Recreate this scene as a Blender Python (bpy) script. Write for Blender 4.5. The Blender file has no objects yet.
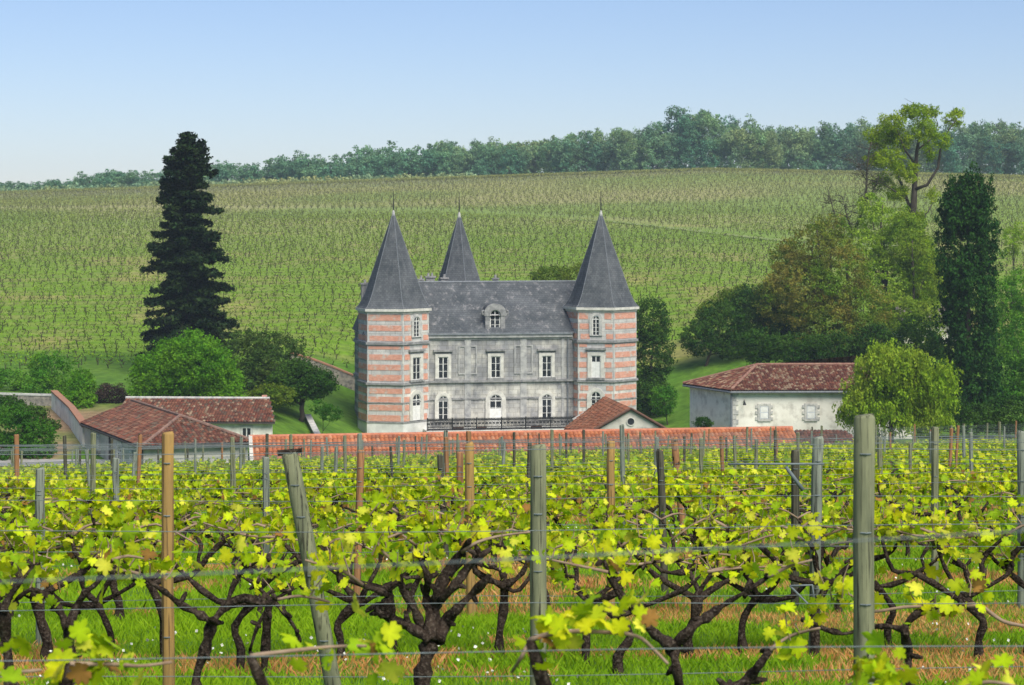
import bpy, math, random
import numpy as np
from mathutils import Vector, Matrix
R = math.radians
scene = bpy.context.scene
COL = scene.collection

# ------------------------------------------------------------------ camera, sky, sun, exposure
FPX, HY = 2000.0, 225.0            # focal length in pixels, image row of the horizon
cam_d = bpy.data.cameras.new('camera')
cam = bpy.data.objects.new('camera', cam_d); COL.objects.link(cam)
cam.location = (0, 0, 0); cam.rotation_euler = (R(90), 0, 0)
cam_d.sensor_width = 36; cam_d.lens = FPX / 1024 * 36
cam_d.shift_y = -(342.5 - HY) / 1024
cam_d.clip_start = 0.1; cam_d.clip_end = 20000
cam_d.dof.use_dof = True; cam_d.dof.focus_distance = 22; cam_d.dof.aperture_fstop = 9
scene.camera = cam

SUN_EL, SUN_AZ = 50, 28             # azimuth measured from straight behind the camera towards the right
world = bpy.data.worlds.new('World'); scene.world = world; world.use_nodes = True
nt = world.node_tree; nt.nodes.clear()
wo = nt.nodes.new('ShaderNodeOutputWorld'); bg = nt.nodes.new('ShaderNodeBackground')
sky = nt.nodes.new('ShaderNodeTexSky'); sky.sky_type = 'NISHITA'; sky.sun_disc = False
sky.sun_elevation = R(SUN_EL); sky.sun_rotation = R(180 - SUN_AZ)
sky.altitude = 0; sky.air_density = 1.0; sky.dust_density = 0.3; sky.ozone_density = 3.0
bg.inputs['Strength'].default_value = 0.0585
tn = nt.nodes.new('ShaderNodeMix'); tn.data_type = 'RGBA'; tn.blend_type = 'MULTIPLY'; tn.inputs[0].default_value = 1
tn.inputs[7].default_value = (.89, .895, 1.06, 1)
nt.links.new(sky.outputs[0], tn.inputs[6]); nt.links.new(tn.outputs[2], bg.inputs[0]); nt.links.new(bg.outputs[0], wo.inputs[0])
sd = bpy.data.lights.new('sun', 'SUN'); sun = bpy.data.objects.new('sun', sd); COL.objects.link(sun)
sd.energy = 3.0; sd.angle = R(42); sd.color = (1, 0.95, 0.86)
sv = Vector((math.sin(R(SUN_AZ)) * math.cos(R(SUN_EL)), -math.cos(R(SUN_AZ)) * math.cos(R(SUN_EL)), math.sin(R(SUN_EL))))
sun.rotation_euler = sv.to_track_quat('Z', 'Y').to_euler()
scene.view_settings.view_transform = 'Standard'; scene.view_settings.look = 'None'
scene.view_settings.exposure = 1.02; scene.view_settings.gamma = 1
scene.cycles.max_bounces = 6; scene.cycles.diffuse_bounces = 3; scene.cycles.glossy_bounces = 2
scene.cycles.transmission_bounces = 3; scene.cycles.transparent_max_bounces = 8; scene.cycles.volume_bounces = 0

# ------------------------------------------------------------------ helpers
def P(px, py, d):
    return np.array([(px - 512) / FPX * d, d, -(py - HY) / FPX * d])

def lin(r, g, b):
    f = lambda c: (c / 255 / 12.92) if c / 255 <= 0.04045 else ((c / 255 + 0.055) / 1.055) ** 2.4
    return (f(r), f(g), f(b))

def tagp(o, label=None, cat=None, group=None, kind=None):
    if label: o['label'] = label
    if cat: o['category'] = cat
    if group: o['group'] = group
    if kind: o['kind'] = kind
    return o

def thing(name, label, cat, loc=(0, 0, 0), rz=0, group=None):
    o = bpy.data.objects.new(name, None); COL.objects.link(o)
    o.location = [float(v) for v in loc]; o.rotation_euler = (0, 0, rz)
    o.empty_display_size = 0.2
    return tagp(o, label, cat, group)

def link(name, me, mat, parent=None):
    o = bpy.data.objects.new(name, me); COL.objects.link(o)
    if mat is not None and not me.materials: me.materials.append(mat)
    if parent is not None: o.parent = parent
    return o

def np_mesh(name, verts, faces, cols=None, smooth=False):
    """verts (N,3); faces: list of (M,k) int arrays"""
    me = bpy.data.meshes.new(name)
    verts = np.asarray(verts, np.float32)
    if not isinstance(faces, (list, tuple)): faces = [faces]
    faces = [np.asarray(f, np.int32) for f in faces if len(f)]
    nl = sum(f.size for f in faces); nf = sum(len(f) for f in faces)
    me.vertices.add(len(verts)); me.vertices.foreach_set('co', verts.ravel())
    me.loops.add(nl); me.loops.foreach_set('vertex_index', np.concatenate([f.ravel() for f in faces]))
    me.polygons.add(nf)
    st, tot, s = [], [], 0
    for f in faces:
        k = f.shape[1]; n = len(f)
        st.append(s + np.arange(n) * k); tot.append(np.full(n, k)); s += n * k
    me.polygons.foreach_set('loop_start', np.concatenate(st).astype(np.int32))
    me.polygons.foreach_set('loop_total', np.concatenate(tot).astype(np.int32))
    if smooth: me.polygons.foreach_set('use_smooth', np.ones(nf, bool))
    if cols is not None:
        cols = np.asarray(cols, np.float32)
        if cols.shape[1] == 3: cols = np.hstack([cols, np.ones((len(cols), 1), np.float32)])
        a = me.color_attributes.new('Col', 'FLOAT_COLOR', 'POINT'); a.data.foreach_set('color', cols.ravel())
    me.update(calc_edges=True)
    return me

class MB:
    def __init__(s, T=None): s.v = []; s.f = []; s.c = []; s.T = T; s.col = (1, 1, 1)
    def add(s, vs, fs):
        b = len(s.v)
        for p in vs:
            p = Vector(p)
            if s.T is not None: p = s.T @ p
            s.v.append(tuple(p)); s.c.append(s.col)
        for f in fs: s.f.append([b + i for i in f])
    def box(s, x0, x1, y0, y1, z0, z1):
        s.add([(x, y, z) for z in (z0, z1) for y in (y0, y1) for x in (x0, x1)],
              [(0, 2, 3, 1), (4, 5, 7, 6), (0, 1, 5, 4), (2, 6, 7, 3), (0, 4, 6, 2), (1, 3, 7, 5)])
    def prism(s, poly, z0, z1):                       # poly in xy, extruded in z
        n = len(poly)
        s.add([(p[0], p[1], z0) for p in poly] + [(p[0], p[1], z1) for p in poly],
              [tuple(range(n))[::-1], tuple(range(n, 2 * n))] + [(i, (i + 1) % n, n + (i + 1) % n, n + i) for i in range(n)])
    def prism_xz(s, poly, y0, y1):                    # poly in xz, extruded in y
        n = len(poly)
        s.add([(p[0], y0, p[1]) for p in poly] + [(p[0], y1, p[1]) for p in poly],
              [tuple(range(n)), tuple(range(n, 2 * n))[::-1]] + [(i, n + i, n + (i + 1) % n, (i + 1) % n) for i in range(n)])
    def solid(s, top, dz):                            # roof sheet: a polygon in space with thickness
        n = len(top)
        s.add([tuple(p) for p in top] + [(p[0], p[1], p[2] - dz) for p in top],
              [tuple(range(n)), tuple(range(n, 2 * n))[::-1]] + [(i, n + i, n + (i + 1) % n, (i + 1) % n) for i in range(n)])
    def tube(s, pts, rad, n=8, cap=True):
        pts = [Vector(p) for p in pts]; m = len(pts)
        if not hasattr(rad, '__len__'): rad = [rad] * m
        vs = []; up = Vector((0.13, 0.21, 0.97)).normalized()
        t0 = (pts[1] - pts[0]).normalized()
        if abs(t0.dot(up)) > 0.95: up = Vector((1, 0.1, 0))
        nrm = t0.cross(up).normalized()
        for i in range(m):
            t = (pts[min(i + 1, m - 1)] - pts[max(i - 1, 0)]).normalized()
            nrm = (nrm - t * nrm.dot(t)).normalized(); bn = t.cross(nrm)
            for k in range(n):
                a = 2 * math.pi * k / n
                vs.append(pts[i] + (nrm * math.cos(a) + bn * math.sin(a)) * rad[i])
        fs = [(i * n + k, i * n + (k + 1) % n, (i + 1) * n + (k + 1) % n, (i + 1) * n + k) for i in range(m - 1) for k in range(n)]
        if cap: fs += [tuple(range(n))[::-1], tuple(range((m - 1) * n, m * n))]
        s.add(vs, fs)
    def mesh(s, name, smooth=False):
        me = bpy.data.meshes.new(name); me.from_pydata(s.v, [], s.f)
        if any(c != (1, 1, 1) for c in s.c):
            a = me.color_attributes.new('Col', 'FLOAT_COLOR', 'POINT')
            a.data.foreach_set('color', np.array([(*c, 1) for c in s.c], np.float32).ravel())
        if smooth: me.polygons.foreach_set('use_smooth', [True] * len(me.polygons))
        me.update(); return me
    def build(s, name, mat, parent=None, smooth=False):
        return link(name, s.mesh(name, smooth), mat, parent)

# ------------------------------------------------------------------ materials
def newmat(name):
    m = bpy.data.materials.new(name); m.use_nodes = True
    n = m.node_tree; n.nodes.clear()
    out = n.nodes.new('ShaderNodeOutputMaterial'); b = n.nodes.new('ShaderNodeBsdfPrincipled')
    n.links.new(b.outputs[0], out.inputs[0]); b.inputs['Specular IOR Level'].default_value = 0.25
    return m, n, b, out

def noise_mix(n, c1, c2, scale, lo=0.35, hi=0.65, detail=6, coord=None, stretch=None, rough=0.6, src=None):
    tc = n.nodes.new('ShaderNodeTexCoord')
    co = tc.outputs['Object']
    if stretch:
        mp = n.nodes.new('ShaderNodeMapping'); mp.inputs['Scale'].default_value = stretch
        n.links.new(co, mp.inputs[0]); co = mp.outputs[0]
    nz = n.nodes.new('ShaderNodeTexNoise'); nz.inputs['Scale'].default_value = scale
    nz.inputs['Detail'].default_value = detail; nz.inputs['Roughness'].default_value = rough
    n.links.new(co, nz.inputs['Vector'])
    mr = n.nodes.new('ShaderNodeMapRange'); mr.inputs[1].default_value = lo; mr.inputs[2].default_value = hi
    n.links.new(nz.outputs[0], mr.inputs[0])
    mx = n.nodes.new('ShaderNodeMix'); mx.data_type = 'RGBA'
    n.links.new(mr.outputs[0], mx.inputs[0])
    for i, c in ((6, c1), (7, c2)):
        if isinstance(c, tuple): mx.inputs[i].default_value = (*c, 1)
        else: n.links.new(c, mx.inputs[i])
    return mx.outputs[2], nz.outputs[0]

def bump(n, b, h, strength=0.3, dist=0.02):
    bp = n.nodes.new('ShaderNodeBump'); bp.inputs['Strength'].default_value = strength; bp.inputs['Distance'].default_value = dist
    n.links.new(h, bp.inputs['Height']); n.links.new(bp.outputs[0], b.inputs['Normal'])

def mat_noise(name, c1, c2, scale=2, rough=0.9, c3=None, s3=10, bs=0.3, bd=0.02, lo=0.35, hi=0.65, stretch=None, spec=0.2):
    m, n, b, o = newmat(name)
    c, h = noise_mix(n, c1, c2, scale, lo, hi, stretch=stretch)
    if c3 is not None: c, h = noise_mix(n, c, c3, s3, 0.5, 0.75)
    n.links.new(c, b.inputs['Base Color']); b.inputs['Roughness'].default_value = rough
    b.inputs['Specular IOR Level'].default_value = spec
    bump(n, b, h, bs, bd); return m

def mul_attr(n, c, attr='Col'):
    at = n.nodes.new('ShaderNodeAttribute'); at.attribute_name = attr
    mx = n.nodes.new('ShaderNodeMix'); mx.data_type = 'RGBA'; mx.blend_type = 'MULTIPLY'; mx.inputs[0].default_value = 1
    n.links.new(at.outputs['Color'], mx.inputs[6])
    if isinstance(c, tuple): mx.inputs[7].default_value = (*c, 1)
    else: n.links.new(c, mx.inputs[7])
    return mx.outputs[2]

def mat_leaf(name, c1, c2, scale=0.5, trans=0.35, rough=0.55, tcol=None):
    m, n, b, out = newmat(name)
    c, h = noise_mix(n, c1, c2, scale, 0.4, 0.6, detail=3)
    c = mul_attr(n, c)
    n.links.new(c, b.inputs['Base Color']); b.inputs['Roughness'].default_value = rough; b.inputs['Specular IOR Level'].default_value = .06
    tr = n.nodes.new('ShaderNodeBsdfTranslucent'); n.links.new(c, tr.inputs[0])
    mx = n.nodes.new('ShaderNodeMixShader'); mx.inputs[0].default_value = trans
    n.links.new(b.outputs[0], mx.inputs[1]); n.links.new(tr.outputs[0], mx.inputs[2]); n.links.new(mx.outputs[0], out.inputs[0])
    return m

def mat_attr(name, c1=(1, 1, 1), c2=(0.6, 0.6, 0.6), scale=3, rough=0.9, spec=0.15, bs=0.3, bd=0.02, lo=.35, hi=.65):
    m, n, b, out = newmat(name)
    c, h = noise_mix(n, c1, c2, scale, lo, hi)
    c = mul_attr(n, c); n.links.new(c, b.inputs['Base Color'])
    b.inputs['Roughness'].default_value = rough; b.inputs['Specular IOR Level'].default_value = spec
    bump(n, b, h, bs, bd); return m

def mat_stone(name, base, grey, streak, course=0.45, soot=1.0):
    """ashlar: pale limestone, grey weathering, run-off streaks, thin joints"""
    m, n, b, out = newmat(name)
    c, h = noise_mix(n, base, grey, 0.45, 0.40, 0.6, detail=8, rough=0.65, stretch=(1, 1, 0.8))
    tz = n.nodes.new('ShaderNodeTexCoord'); sz = n.nodes.new('ShaderNodeSeparateXYZ'); n.links.new(tz.outputs['Object'], sz.inputs[0])
    r1 = n.nodes.new('ShaderNodeMapRange'); r1.inputs[1].default_value = 5.3; r1.inputs[2].default_value = 6.2; r1.inputs[4].default_value = soot; n.links.new(sz.outputs[2], r1.inputs[0])
    nz0 = n.nodes.new('ShaderNodeTexNoise'); nz0.inputs['Scale'].default_value = .7; nz0.inputs['Detail'].default_value = 8; n.links.new(tz.outputs['Object'], nz0.inputs[0])
    r2 = n.nodes.new('ShaderNodeMapRange'); r2.inputs[1].default_value = .38; r2.inputs[2].default_value = .56; n.links.new(nz0.outputs[0], r2.inputs[0])
    ml = n.nodes.new('ShaderNodeMath'); ml.operation = 'MULTIPLY'; n.links.new(r1.outputs[0], ml.inputs[0]); n.links.new(r2.outputs[0], ml.inputs[1])
    mg = n.nodes.new('ShaderNodeMix'); mg.data_type = 'RGBA'; n.links.new(ml.outputs[0], mg.inputs[0]); n.links.new(c, mg.inputs[6]); mg.inputs[7].default_value = (*grey, 1); c = mg.outputs[2]
    c, h2 = noise_mix(n, c, streak, 1.6, 0.55, 0.75, detail=8, stretch=(1.6, 1.6, 0.25))
    tc = n.nodes.new('ShaderNodeTexCoord'); mp = n.nodes.new('ShaderNodeMapping'); mp.inputs['Rotation'].default_value = (R(90), 0, 0)
    n.links.new(tc.outputs['Object'], mp.inputs[0])
    br = n.nodes.new('ShaderNodeTexBrick'); br.inputs['Scale'].default_value = 1
    br.inputs['Brick Width'].default_value = 0.9; br.inputs['Row Height'].default_value = course
    br.inputs['Mortar Size'].default_value = 0.02; br.inputs['Color1'].default_value = (1, 1, 1, 1)
    br.inputs['Color2'].default_value = (.86, .85, .83, 1); br.inputs['Mortar'].default_value = (.6, .58, .55, 1)
    n.links.new(mp.outputs[0], br.inputs['Vector'])
    mx = n.nodes.new('ShaderNodeMix'); mx.data_type = 'RGBA'; mx.blend_type = 'MULTIPLY'; mx.inputs[0].default_value = 1
    n.links.new(c, mx.inputs[6]); n.links.new(br.outputs[0], mx.inputs[7])
    n.links.new(mx.outputs[2], b.inputs['Base Color']); b.inputs['Roughness'].default_value = 0.9
    bump(n, b, h2, 0.3, 0.03); return m

M = {}
M['stone'] = mat_stone('limestone_ashlar', (.56, .54, .47), (.24, .24, .24), (.17, .17, .17))
M['stone_tower'] = mat_stone('tower_limestone', (.66, .64, .57), (.42, .415, .40), (.30, .30, .295), soot=.35)
M['pilaster'] = mat_noise('grey_pilaster_stone', (.44, .43, .39), (.26, .26, .255), 1.2, c3=(.18, .18, .178), s3=2.5)
M['trim'] = mat_noise('limestone_trim', (.58, .56, .49), (.34, .335, .32), 1.5, c3=(.24, .24, .235), s3=2.5)
M['cream'] = mat_noise('pale_surround', (.62, .60, .52), (.42, .405, .36), 2.0)
M['string'] = mat_noise('weathered_moulding', (.30, .295, .28), (.15, .15, .148), 2.5)
M['brick'] = mat_noise('pink_brick', (.60, .30, .21), (.52, .41, .33), 2.6, c3=(.44, .19, .13), s3=9, bs=.5)
def brick():
    m, n, b, o = newmat('pink_brick_courses')
    c, h = noise_mix(n, (.68, .36, .26), (.58, .28, .20), 3.0, .35, .65)
    c, h = noise_mix(n, c, (.54, .47, .40), 1.7, .54, .66, detail=8)
    c, h = noise_mix(n, c, (.38, .30, .26), 2.3, .62, .74, detail=8, stretch=(1.5, 1.5, .3))
    tc = n.nodes.new('ShaderNodeTexCoord'); mp = n.nodes.new('ShaderNodeMapping'); mp.inputs['Rotation'].default_value = (R(90), 0, 0)
    n.links.new(tc.outputs['Object'], mp.inputs[0]); br = n.nodes.new('ShaderNodeTexBrick'); br.inputs['Scale'].default_value = 1
    br.inputs['Brick Width'].default_value = .24; br.inputs['Row Height'].default_value = .09; br.inputs['Mortar Size'].default_value = .01
    br.inputs['Color1'].default_value = (1, 1, 1, 1); br.inputs['Color2'].default_value = (.78, .74, .72, 1); br.inputs['Mortar'].default_value = (.9, .88, .85, 1)
    n.links.new(mp.outputs[0], br.inputs['Vector']); mx = n.nodes.new('ShaderNodeMix'); mx.data_type = 'RGBA'; mx.blend_type = 'MULTIPLY'; mx.inputs[0].default_value = 1
    n.links.new(c, mx.inputs[6]); n.links.new(br.outputs[0], mx.inputs[7]); n.links.new(mx.outputs[2], b.inputs['Base Color']); b.inputs['Roughness'].default_value = .9
    bump(n, b, h, .3, .02); return m
M['brick'] = brick()
M['plinth'] = mat_noise('pale_plinth', (.68, .67, .62), (.5, .49, .46), 1.0)
M['white_paint'] = mat_noise('white_window_paint', (.74, .73, .68), (.6, .59, .54), 4, rough=.5)
M['iron'] = mat_noise('black_iron', (.015, .015, .017), (.03, .03, .03), 5, rough=.5)
M['lead'] = mat_noise('grey_lead', (.20, .215, .225), (.13, .14, .15), 4, rough=.6)
M['plaster'] = mat_noise('lime_plaster', (.76, .73, .63), (.58, .54, .45), 0.5, c3=(.42, .39, .33), s3=1.3, lo=.45, hi=.75)
M['plaster_grey'] = mat_noise('grey_plaster', (.58, .55, .47), (.40, .375, .32), 0.6, c3=(.26, .25, .225), s3=1.1)
M['rubble'] = mat_noise('rubble_stone', (.33, .29, .23), (.16, .15, .13), 2.2, c3=(.10, .095, .085), s3=4, bs=.8, bd=.1)
M['dark_wood'] = mat_noise('dark_timber', (.05, .045, .04), (.09, .08, .07), 3)
M['shutter'] = mat_noise('pale_shutter', (.55, .58, .60), (.45, .47, .49), 3)
M['tiles'] = mat_attr('clay_tiles', (1, 1, 1), (.72, .68, .66), 2.0, bs=.3)
M['tree_bark'] = mat_noise('tree_bark', (.035, .030, .022), (.075, .062, .045), 2, stretch=(3, 3, .6), bs=.7, bd=.05)
M['bark_vine'] = mat_noise('old_vine_bark', (.014, .010, .008), (.055, .040, .030), 26, stretch=(1, 1, .35), bs=1.0, bd=.02, c3=(.13, .105, .08), s3=60, spec=.04)
M['cane'] = mat_noise('vine_cane', (.20, .13, .085), (.30, .22, .15), 14, stretch=(1, 1, 1))
M['wire'] = mat_noise('galvanised_wire', (.17, .20, .20), (.10, .12, .12), 6, rough=.7, spec=.15)
def glass():
    m, n, b, o = newmat('dark_window_glass'); c, h = noise_mix(n, (.015, .017, .02), (.035, .04, .045), 1.2)
    n.links.new(c, b.inputs['Base Color']); b.inputs['Roughness'].default_value = .2; b.inputs['Specular IOR Level'].default_value = .2
    return m
M['glass'] = glass()
def slate(name='slate_roof', lich=(.25, .245, .235), lo=.53, hi=.66):
    m, n, b, o = newmat(name)
    c, h = noise_mix(n, (.062, .070, .074), (.115, .122, .125), 0.5, .35, .65, detail=7)
    c, h2 = noise_mix(n, c, lich, 1.5, lo, hi, detail=10, stretch=(1.2, 1.2, .28), rough=.75)
    tc = n.nodes.new('ShaderNodeTexCoord'); mp = n.nodes.new('ShaderNodeMapping'); mp.inputs['Rotation'].default_value = (R(90), 0, 0)
    n.links.new(tc.outputs['Object'], mp.inputs[0])
    br = n.nodes.new('ShaderNodeTexBrick'); br.inputs['Scale'].default_value = 1
    br.inputs['Brick Width'].default_value = .32; br.inputs['Row Height'].default_value = .2; br.inputs['Mortar Size'].default_value = .012
    br.inputs['Color1'].default_value = (1, 1, 1, 1); br.inputs['Color2'].default_value = (.74, .75, .78, 1); br.inputs['Mortar'].default_value = (.5, .5, .5, 1)
    n.links.new(mp.outputs[0], br.inputs['Vector'])
    mx = n.nodes.new('ShaderNodeMix'); mx.data_type = 'RGBA'; mx.blend_type = 'MULTIPLY'; mx.inputs[0].default_value = 1
    n.links.new(c, mx.inputs[6]); n.links.new(br.outputs[0], mx.inputs[7]); n.links.new(mx.outputs[2], b.inputs['Base Color'])
    b.inputs['Roughness'].default_value = .75; b.inputs['Specular IOR Level'].default_value = .12
    bump(n, b, h2, .25, .03); return m
M['slate'] = slate(lich=(.27, .26, .25), lo=.53, hi=.68); M['slate_spire'] = slate('spire_slate', (.15, .155, .155), .5, .7)
def postmat(name, c1, c2, c3):
    m, n, b, o = newmat(name)
    c, h = noise_mix(n, c1, c2, 6, .35, .65, stretch=(4, 4, .5), detail=8)
    c, h2 = noise_mix(n, c, c3, 22, .53, .62, stretch=(3, 3, .08), detail=8)
    c, h3 = noise_mix(n, c, tuple(v * .35 for v in c3), 9, .66, .72, stretch=(1, 1, .6), detail=2)
    n.links.new(c, b.inputs['Base Color']); b.inputs['Roughness'].default_value = .9; b.inputs['Specular IOR Level'].default_value = .12
    bump(n, b, h2, .7, .006); return m
M['post_grey'] = postmat('weathered_green_grey_post', (.24, .245, .14), (.13, .14, .085), (.035, .035, .025))
M['post_blue'] = postmat('blue_grey_post', (.24, .26, .20), (.15, .17, .135), (.05, .055, .045))
M['post_tan'] = postmat('tan_post', (.36, .22, .07), (.26, .17, .065), (.12, .075, .035))
M['post_orange'] = postmat('orange_brown_post', (.34, .17, .075), (.24, .125, .06), (.10, .055, .03))
M['post_dark'] = postmat('dark_grey_post', (.10, .095, .065), (.06, .058, .04), (.02, .02, .015))

# ------------------------------------------------------------------ terrain
def sm(t): t = np.clip(t, 0, 1); return t * t * (3 - 2 * t)
KY = [90, 110, 125, 150, 180, 200, 212, 222, 240, 300, 400, 500, 600, 650, 700, 800, 1000, 2500]
ZL = [None, -16.2, -17.6, -17.6, -16.4, -15.9, -15.6, -14.9, -13.0, -6.5, 1.5, 8.0, 14.0, 15.4, 15.6, 13.5, 9, -20]
ZC = [None, -16.6, -18.2, -19.6, -20.8, -21.0, -20.3, -17.0, -13.8, -6.5, 1.5, 8.0, 14.0, 15.4, 15.6, 13.5, 9, -20]
ZR = [None, -15.2, -17.4, -18.0, -18.4, -17.3, -16.0, -14.6, -13.0, -6.5, 1.5, 8.0, 14.0, 15.4, 15.6, 13.5, 9, -20]
def hz(x, y):
    x = np.asarray(x, float); y = np.asarray(y, float)
    xc = np.clip(x, -40, 40)
    zf = -1.485 - 0.1055 * np.minimum(y, 90) + xc * np.clip(y, 0, 90) / 3000
    zf = np.where(y < 0, -1.485 + 0.02 * (-y), zf)
    def prof(Z):
        z90 = -1.485 - 0.1055 * 90
        ks = np.array(KY, float); zs = np.array([z90 if v is None else v for v in Z], float)
        return np.interp(y, ks, zs)
    l, c, r = prof(ZL), prof(ZC), prof(ZR)
    wl = sm((-x - 12) / 14); wr = sm((x - 14) / 14)
    zb = c * (1 - wl - wr) + l * wl + r * wr
    zb = zb + np.where(y >= 90, xc * 0.03 * np.clip(1 - (y - 90) / 40, 0, 1), 0)
    tilt = np.where(x < 60, .030 * (x), 1.8 - .022 * (x - 60))
    tilt = np.clip(tilt, -9, 4) * np.clip((y - 300) / 300, 0, 1)
    roll = 1.2 * np.sin(x / 75 + y / 90) * np.clip((y - 280) / 150, 0, 1) * np.clip((640 - y) / 80, 0.15, 1)
    return np.where(y < 90, zf, zb + tilt + roll)

def vnoise(x, y, s, seed=0):
    """smooth value noise 0..1"""
    rng = np.random.RandomState(seed); g = rng.rand(256, 256)
    X = np.asarray(x) / s + 1000; Y = np.asarray(y) / s + 1000
    xi = np.floor(X).astype(int); yi = np.floor(Y).astype(int); fx = sm(X - xi); fy = sm(Y - yi)
    a = g[xi % 256, yi % 256]; b_ = g[(xi + 1) % 256, yi % 256]; c = g[xi % 256, (yi + 1) % 256]; d = g[(xi + 1) % 256, (yi + 1) % 256]
    return (a * (1 - fx) + b_ * fx) * (1 - fy) + (c * (1 - fx) + d * fx) * fy

def axis(lo, hi, dense_lo, dense_hi, step, grow=1.12):
    a = list(np.arange(dense_lo, dense_hi + step / 2, step))
    s = step; v = a[-1]
    while v < hi: s *= grow; v = min(v + s, hi); a.append(v)
    s = step; v = a[0]; b = []
    while v > lo: s *= grow; v = max(v - s, lo); b.append(v)
    return np.array(b[::-1] + a)

gx = axis(-1200, 1200, -70, 70, 1.0, 1.06)
gy = np.concatenate([axis(-100, 5, 0, 4, 1), np.arange(5.5, 30, .5), np.arange(30, 222, 1.0), np.arange(222, 400, .725), np.arange(400, 720, 4.0), np.array([740, 770, 810, 860, 920, 1000, 1150, 1350, 1600])])
gy = np.unique(gy)
GX, GY = np.meshgrid(gx, gy); GZ = hz(GX, GY)
near = (GY > 3) & (GY < 40); GZ = GZ + np.where(near, (vnoise(GX, GY, 1.3, 5) - .5) * .05, 0)
ROWD = [5.2, 8.7, 12.9, 16.4, 19.8] + [19.8 + 3.1 * k for k in range(1, 25)]
ROWT = math.tan(R(3.5))
def ground_col(x, y):
    n1 = vnoise(x, y, 9, 1); n2 = vnoise(x, y, 2.2, 2); n3 = vnoise(x, y, 40, 3)
    green = np.array([.065, .15, .012]); green2 = np.array([.11, .20, .020]); tan = np.array([.28, .19, .11]); dk = np.array([.045, .10, .018])
    c = green + (green2 - green) * n2[..., None]
    # hillside: green low on the slope, paler and browner towards the crest
    h = sm((y - 240) / 260)[..., None]
    rowp = np.mod(y - x * .06 - 2.5 * np.sin(x / 60) - 222 + 1.45, 5.8) / 5.8; strip = (sm((.42 - np.abs(rowp - .5)) / .12) * sm((400 - y) / 60) * (.35 + .65 * sm((n1 - .3) / .3)))[..., None]
    hill_lo = np.array([.14, .25, .015]) * (1 - .0 * n1[..., None]) + (np.array([.24, .23, .07]) - np.array([.13, .21, .03])) * sm((n1 - .62) / .3)[..., None]
    hill_lo = hill_lo * (1 - strip * .45) + np.array([.25, .20, .09]) * strip * .45
    hill_hi = np.array([.32, .30, .13]) + (np.array([.21, .27, .075]) - np.array([.32, .30, .13])) * sm((n3 - .3) / .4)[..., None]
    hill = hill_lo * (1 - h) + hill_hi * h
    far = sm((y - 560) / 40)[..., None]; hill = hill * (1 - far) + np.array([.22, .22, .12]) * far
    far = sm((y - 640) / 15)[..., None]; hill = hill * (1 - far) + np.array([.13, .22, .07]) * far
    w = sm((y - 224) / 5)[..., None]
    c = c * (1 - w) + hill * w
    # earthy track and bank on the left
    w = (sm((-x - 33) / 2) * sm((x + 44) / 3) * sm((y - 142) / 6) * sm((186 - y) / 8) * (.45 + .55 * sm((n1 - .3) / .3)))[..., None]
    c = c * (1 - w) + tan * w
    return c
gc = ground_col(GX, GY)
ny, nx = GX.shape
idx = np.arange(ny * nx).reshape(ny, nx)
F = np.stack([idx[:-1, :-1], idx[:-1, 1:], idx[1:, 1:], idx[1:, :-1]], -1).reshape(-1, 4)
M['ground'] = mat_attr('grass_and_soil', (1.1, 1.1, 1.1), (.62, .66, .6), 1.1, bs=.4, bd=.05)
g = link('ground', np_mesh('ground', np.stack([GX, GY, GZ], -1).reshape(-1, 3), F, gc.reshape(-1, 3), True), M['ground'])
tagp(g, 'sloping green ground rising to the far hill', kind='structure')

tv, tf = [], []
for i_, x in enumerate(np.linspace(-75, -27, 40)):
    for y in (145.2 - .04 * (x + 27), 149.6 - .04 * (x + 27)): tv.append((x, y, float(hz(x, y)) + .05))
    if i_: tf.append((2 * i_ - 2, 2 * i_, 2 * i_ + 1, 2 * i_ - 1))
o = link('farm_track', np_mesh('farm_track', tv, np.array(tf)), mat_noise('pale_gravel', (.34, .33, .31), (.24, .23, .20), 1.5)); tagp(o, 'pale gravel farm track at the left edge below the barns', kind='structure')

# haze: even thin air round everything
hzb = MB(); hzb.box(-1215, 1215, -115, 1615, -60, 48)
m = bpy.data.materials.new('haze_air'); m.use_nodes = True; n = m.node_tree; n.nodes.clear()
o = n.nodes.new('ShaderNodeOutputMaterial'); pv = n.nodes.new('ShaderNodeVolumePrincipled')
pv.inputs['Color'].default_value = (.72, .87, 1, 1); pv.inputs['Density'].default_value = 0.00017; pv.inputs['Anisotropy'].default_value = 0.0
n.links.new(pv.outputs[0], o.inputs['Volume'])
h = hzb.build('haze', m); tagp(h, 'thin blue haze over the far hill', kind='stuff')

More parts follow.
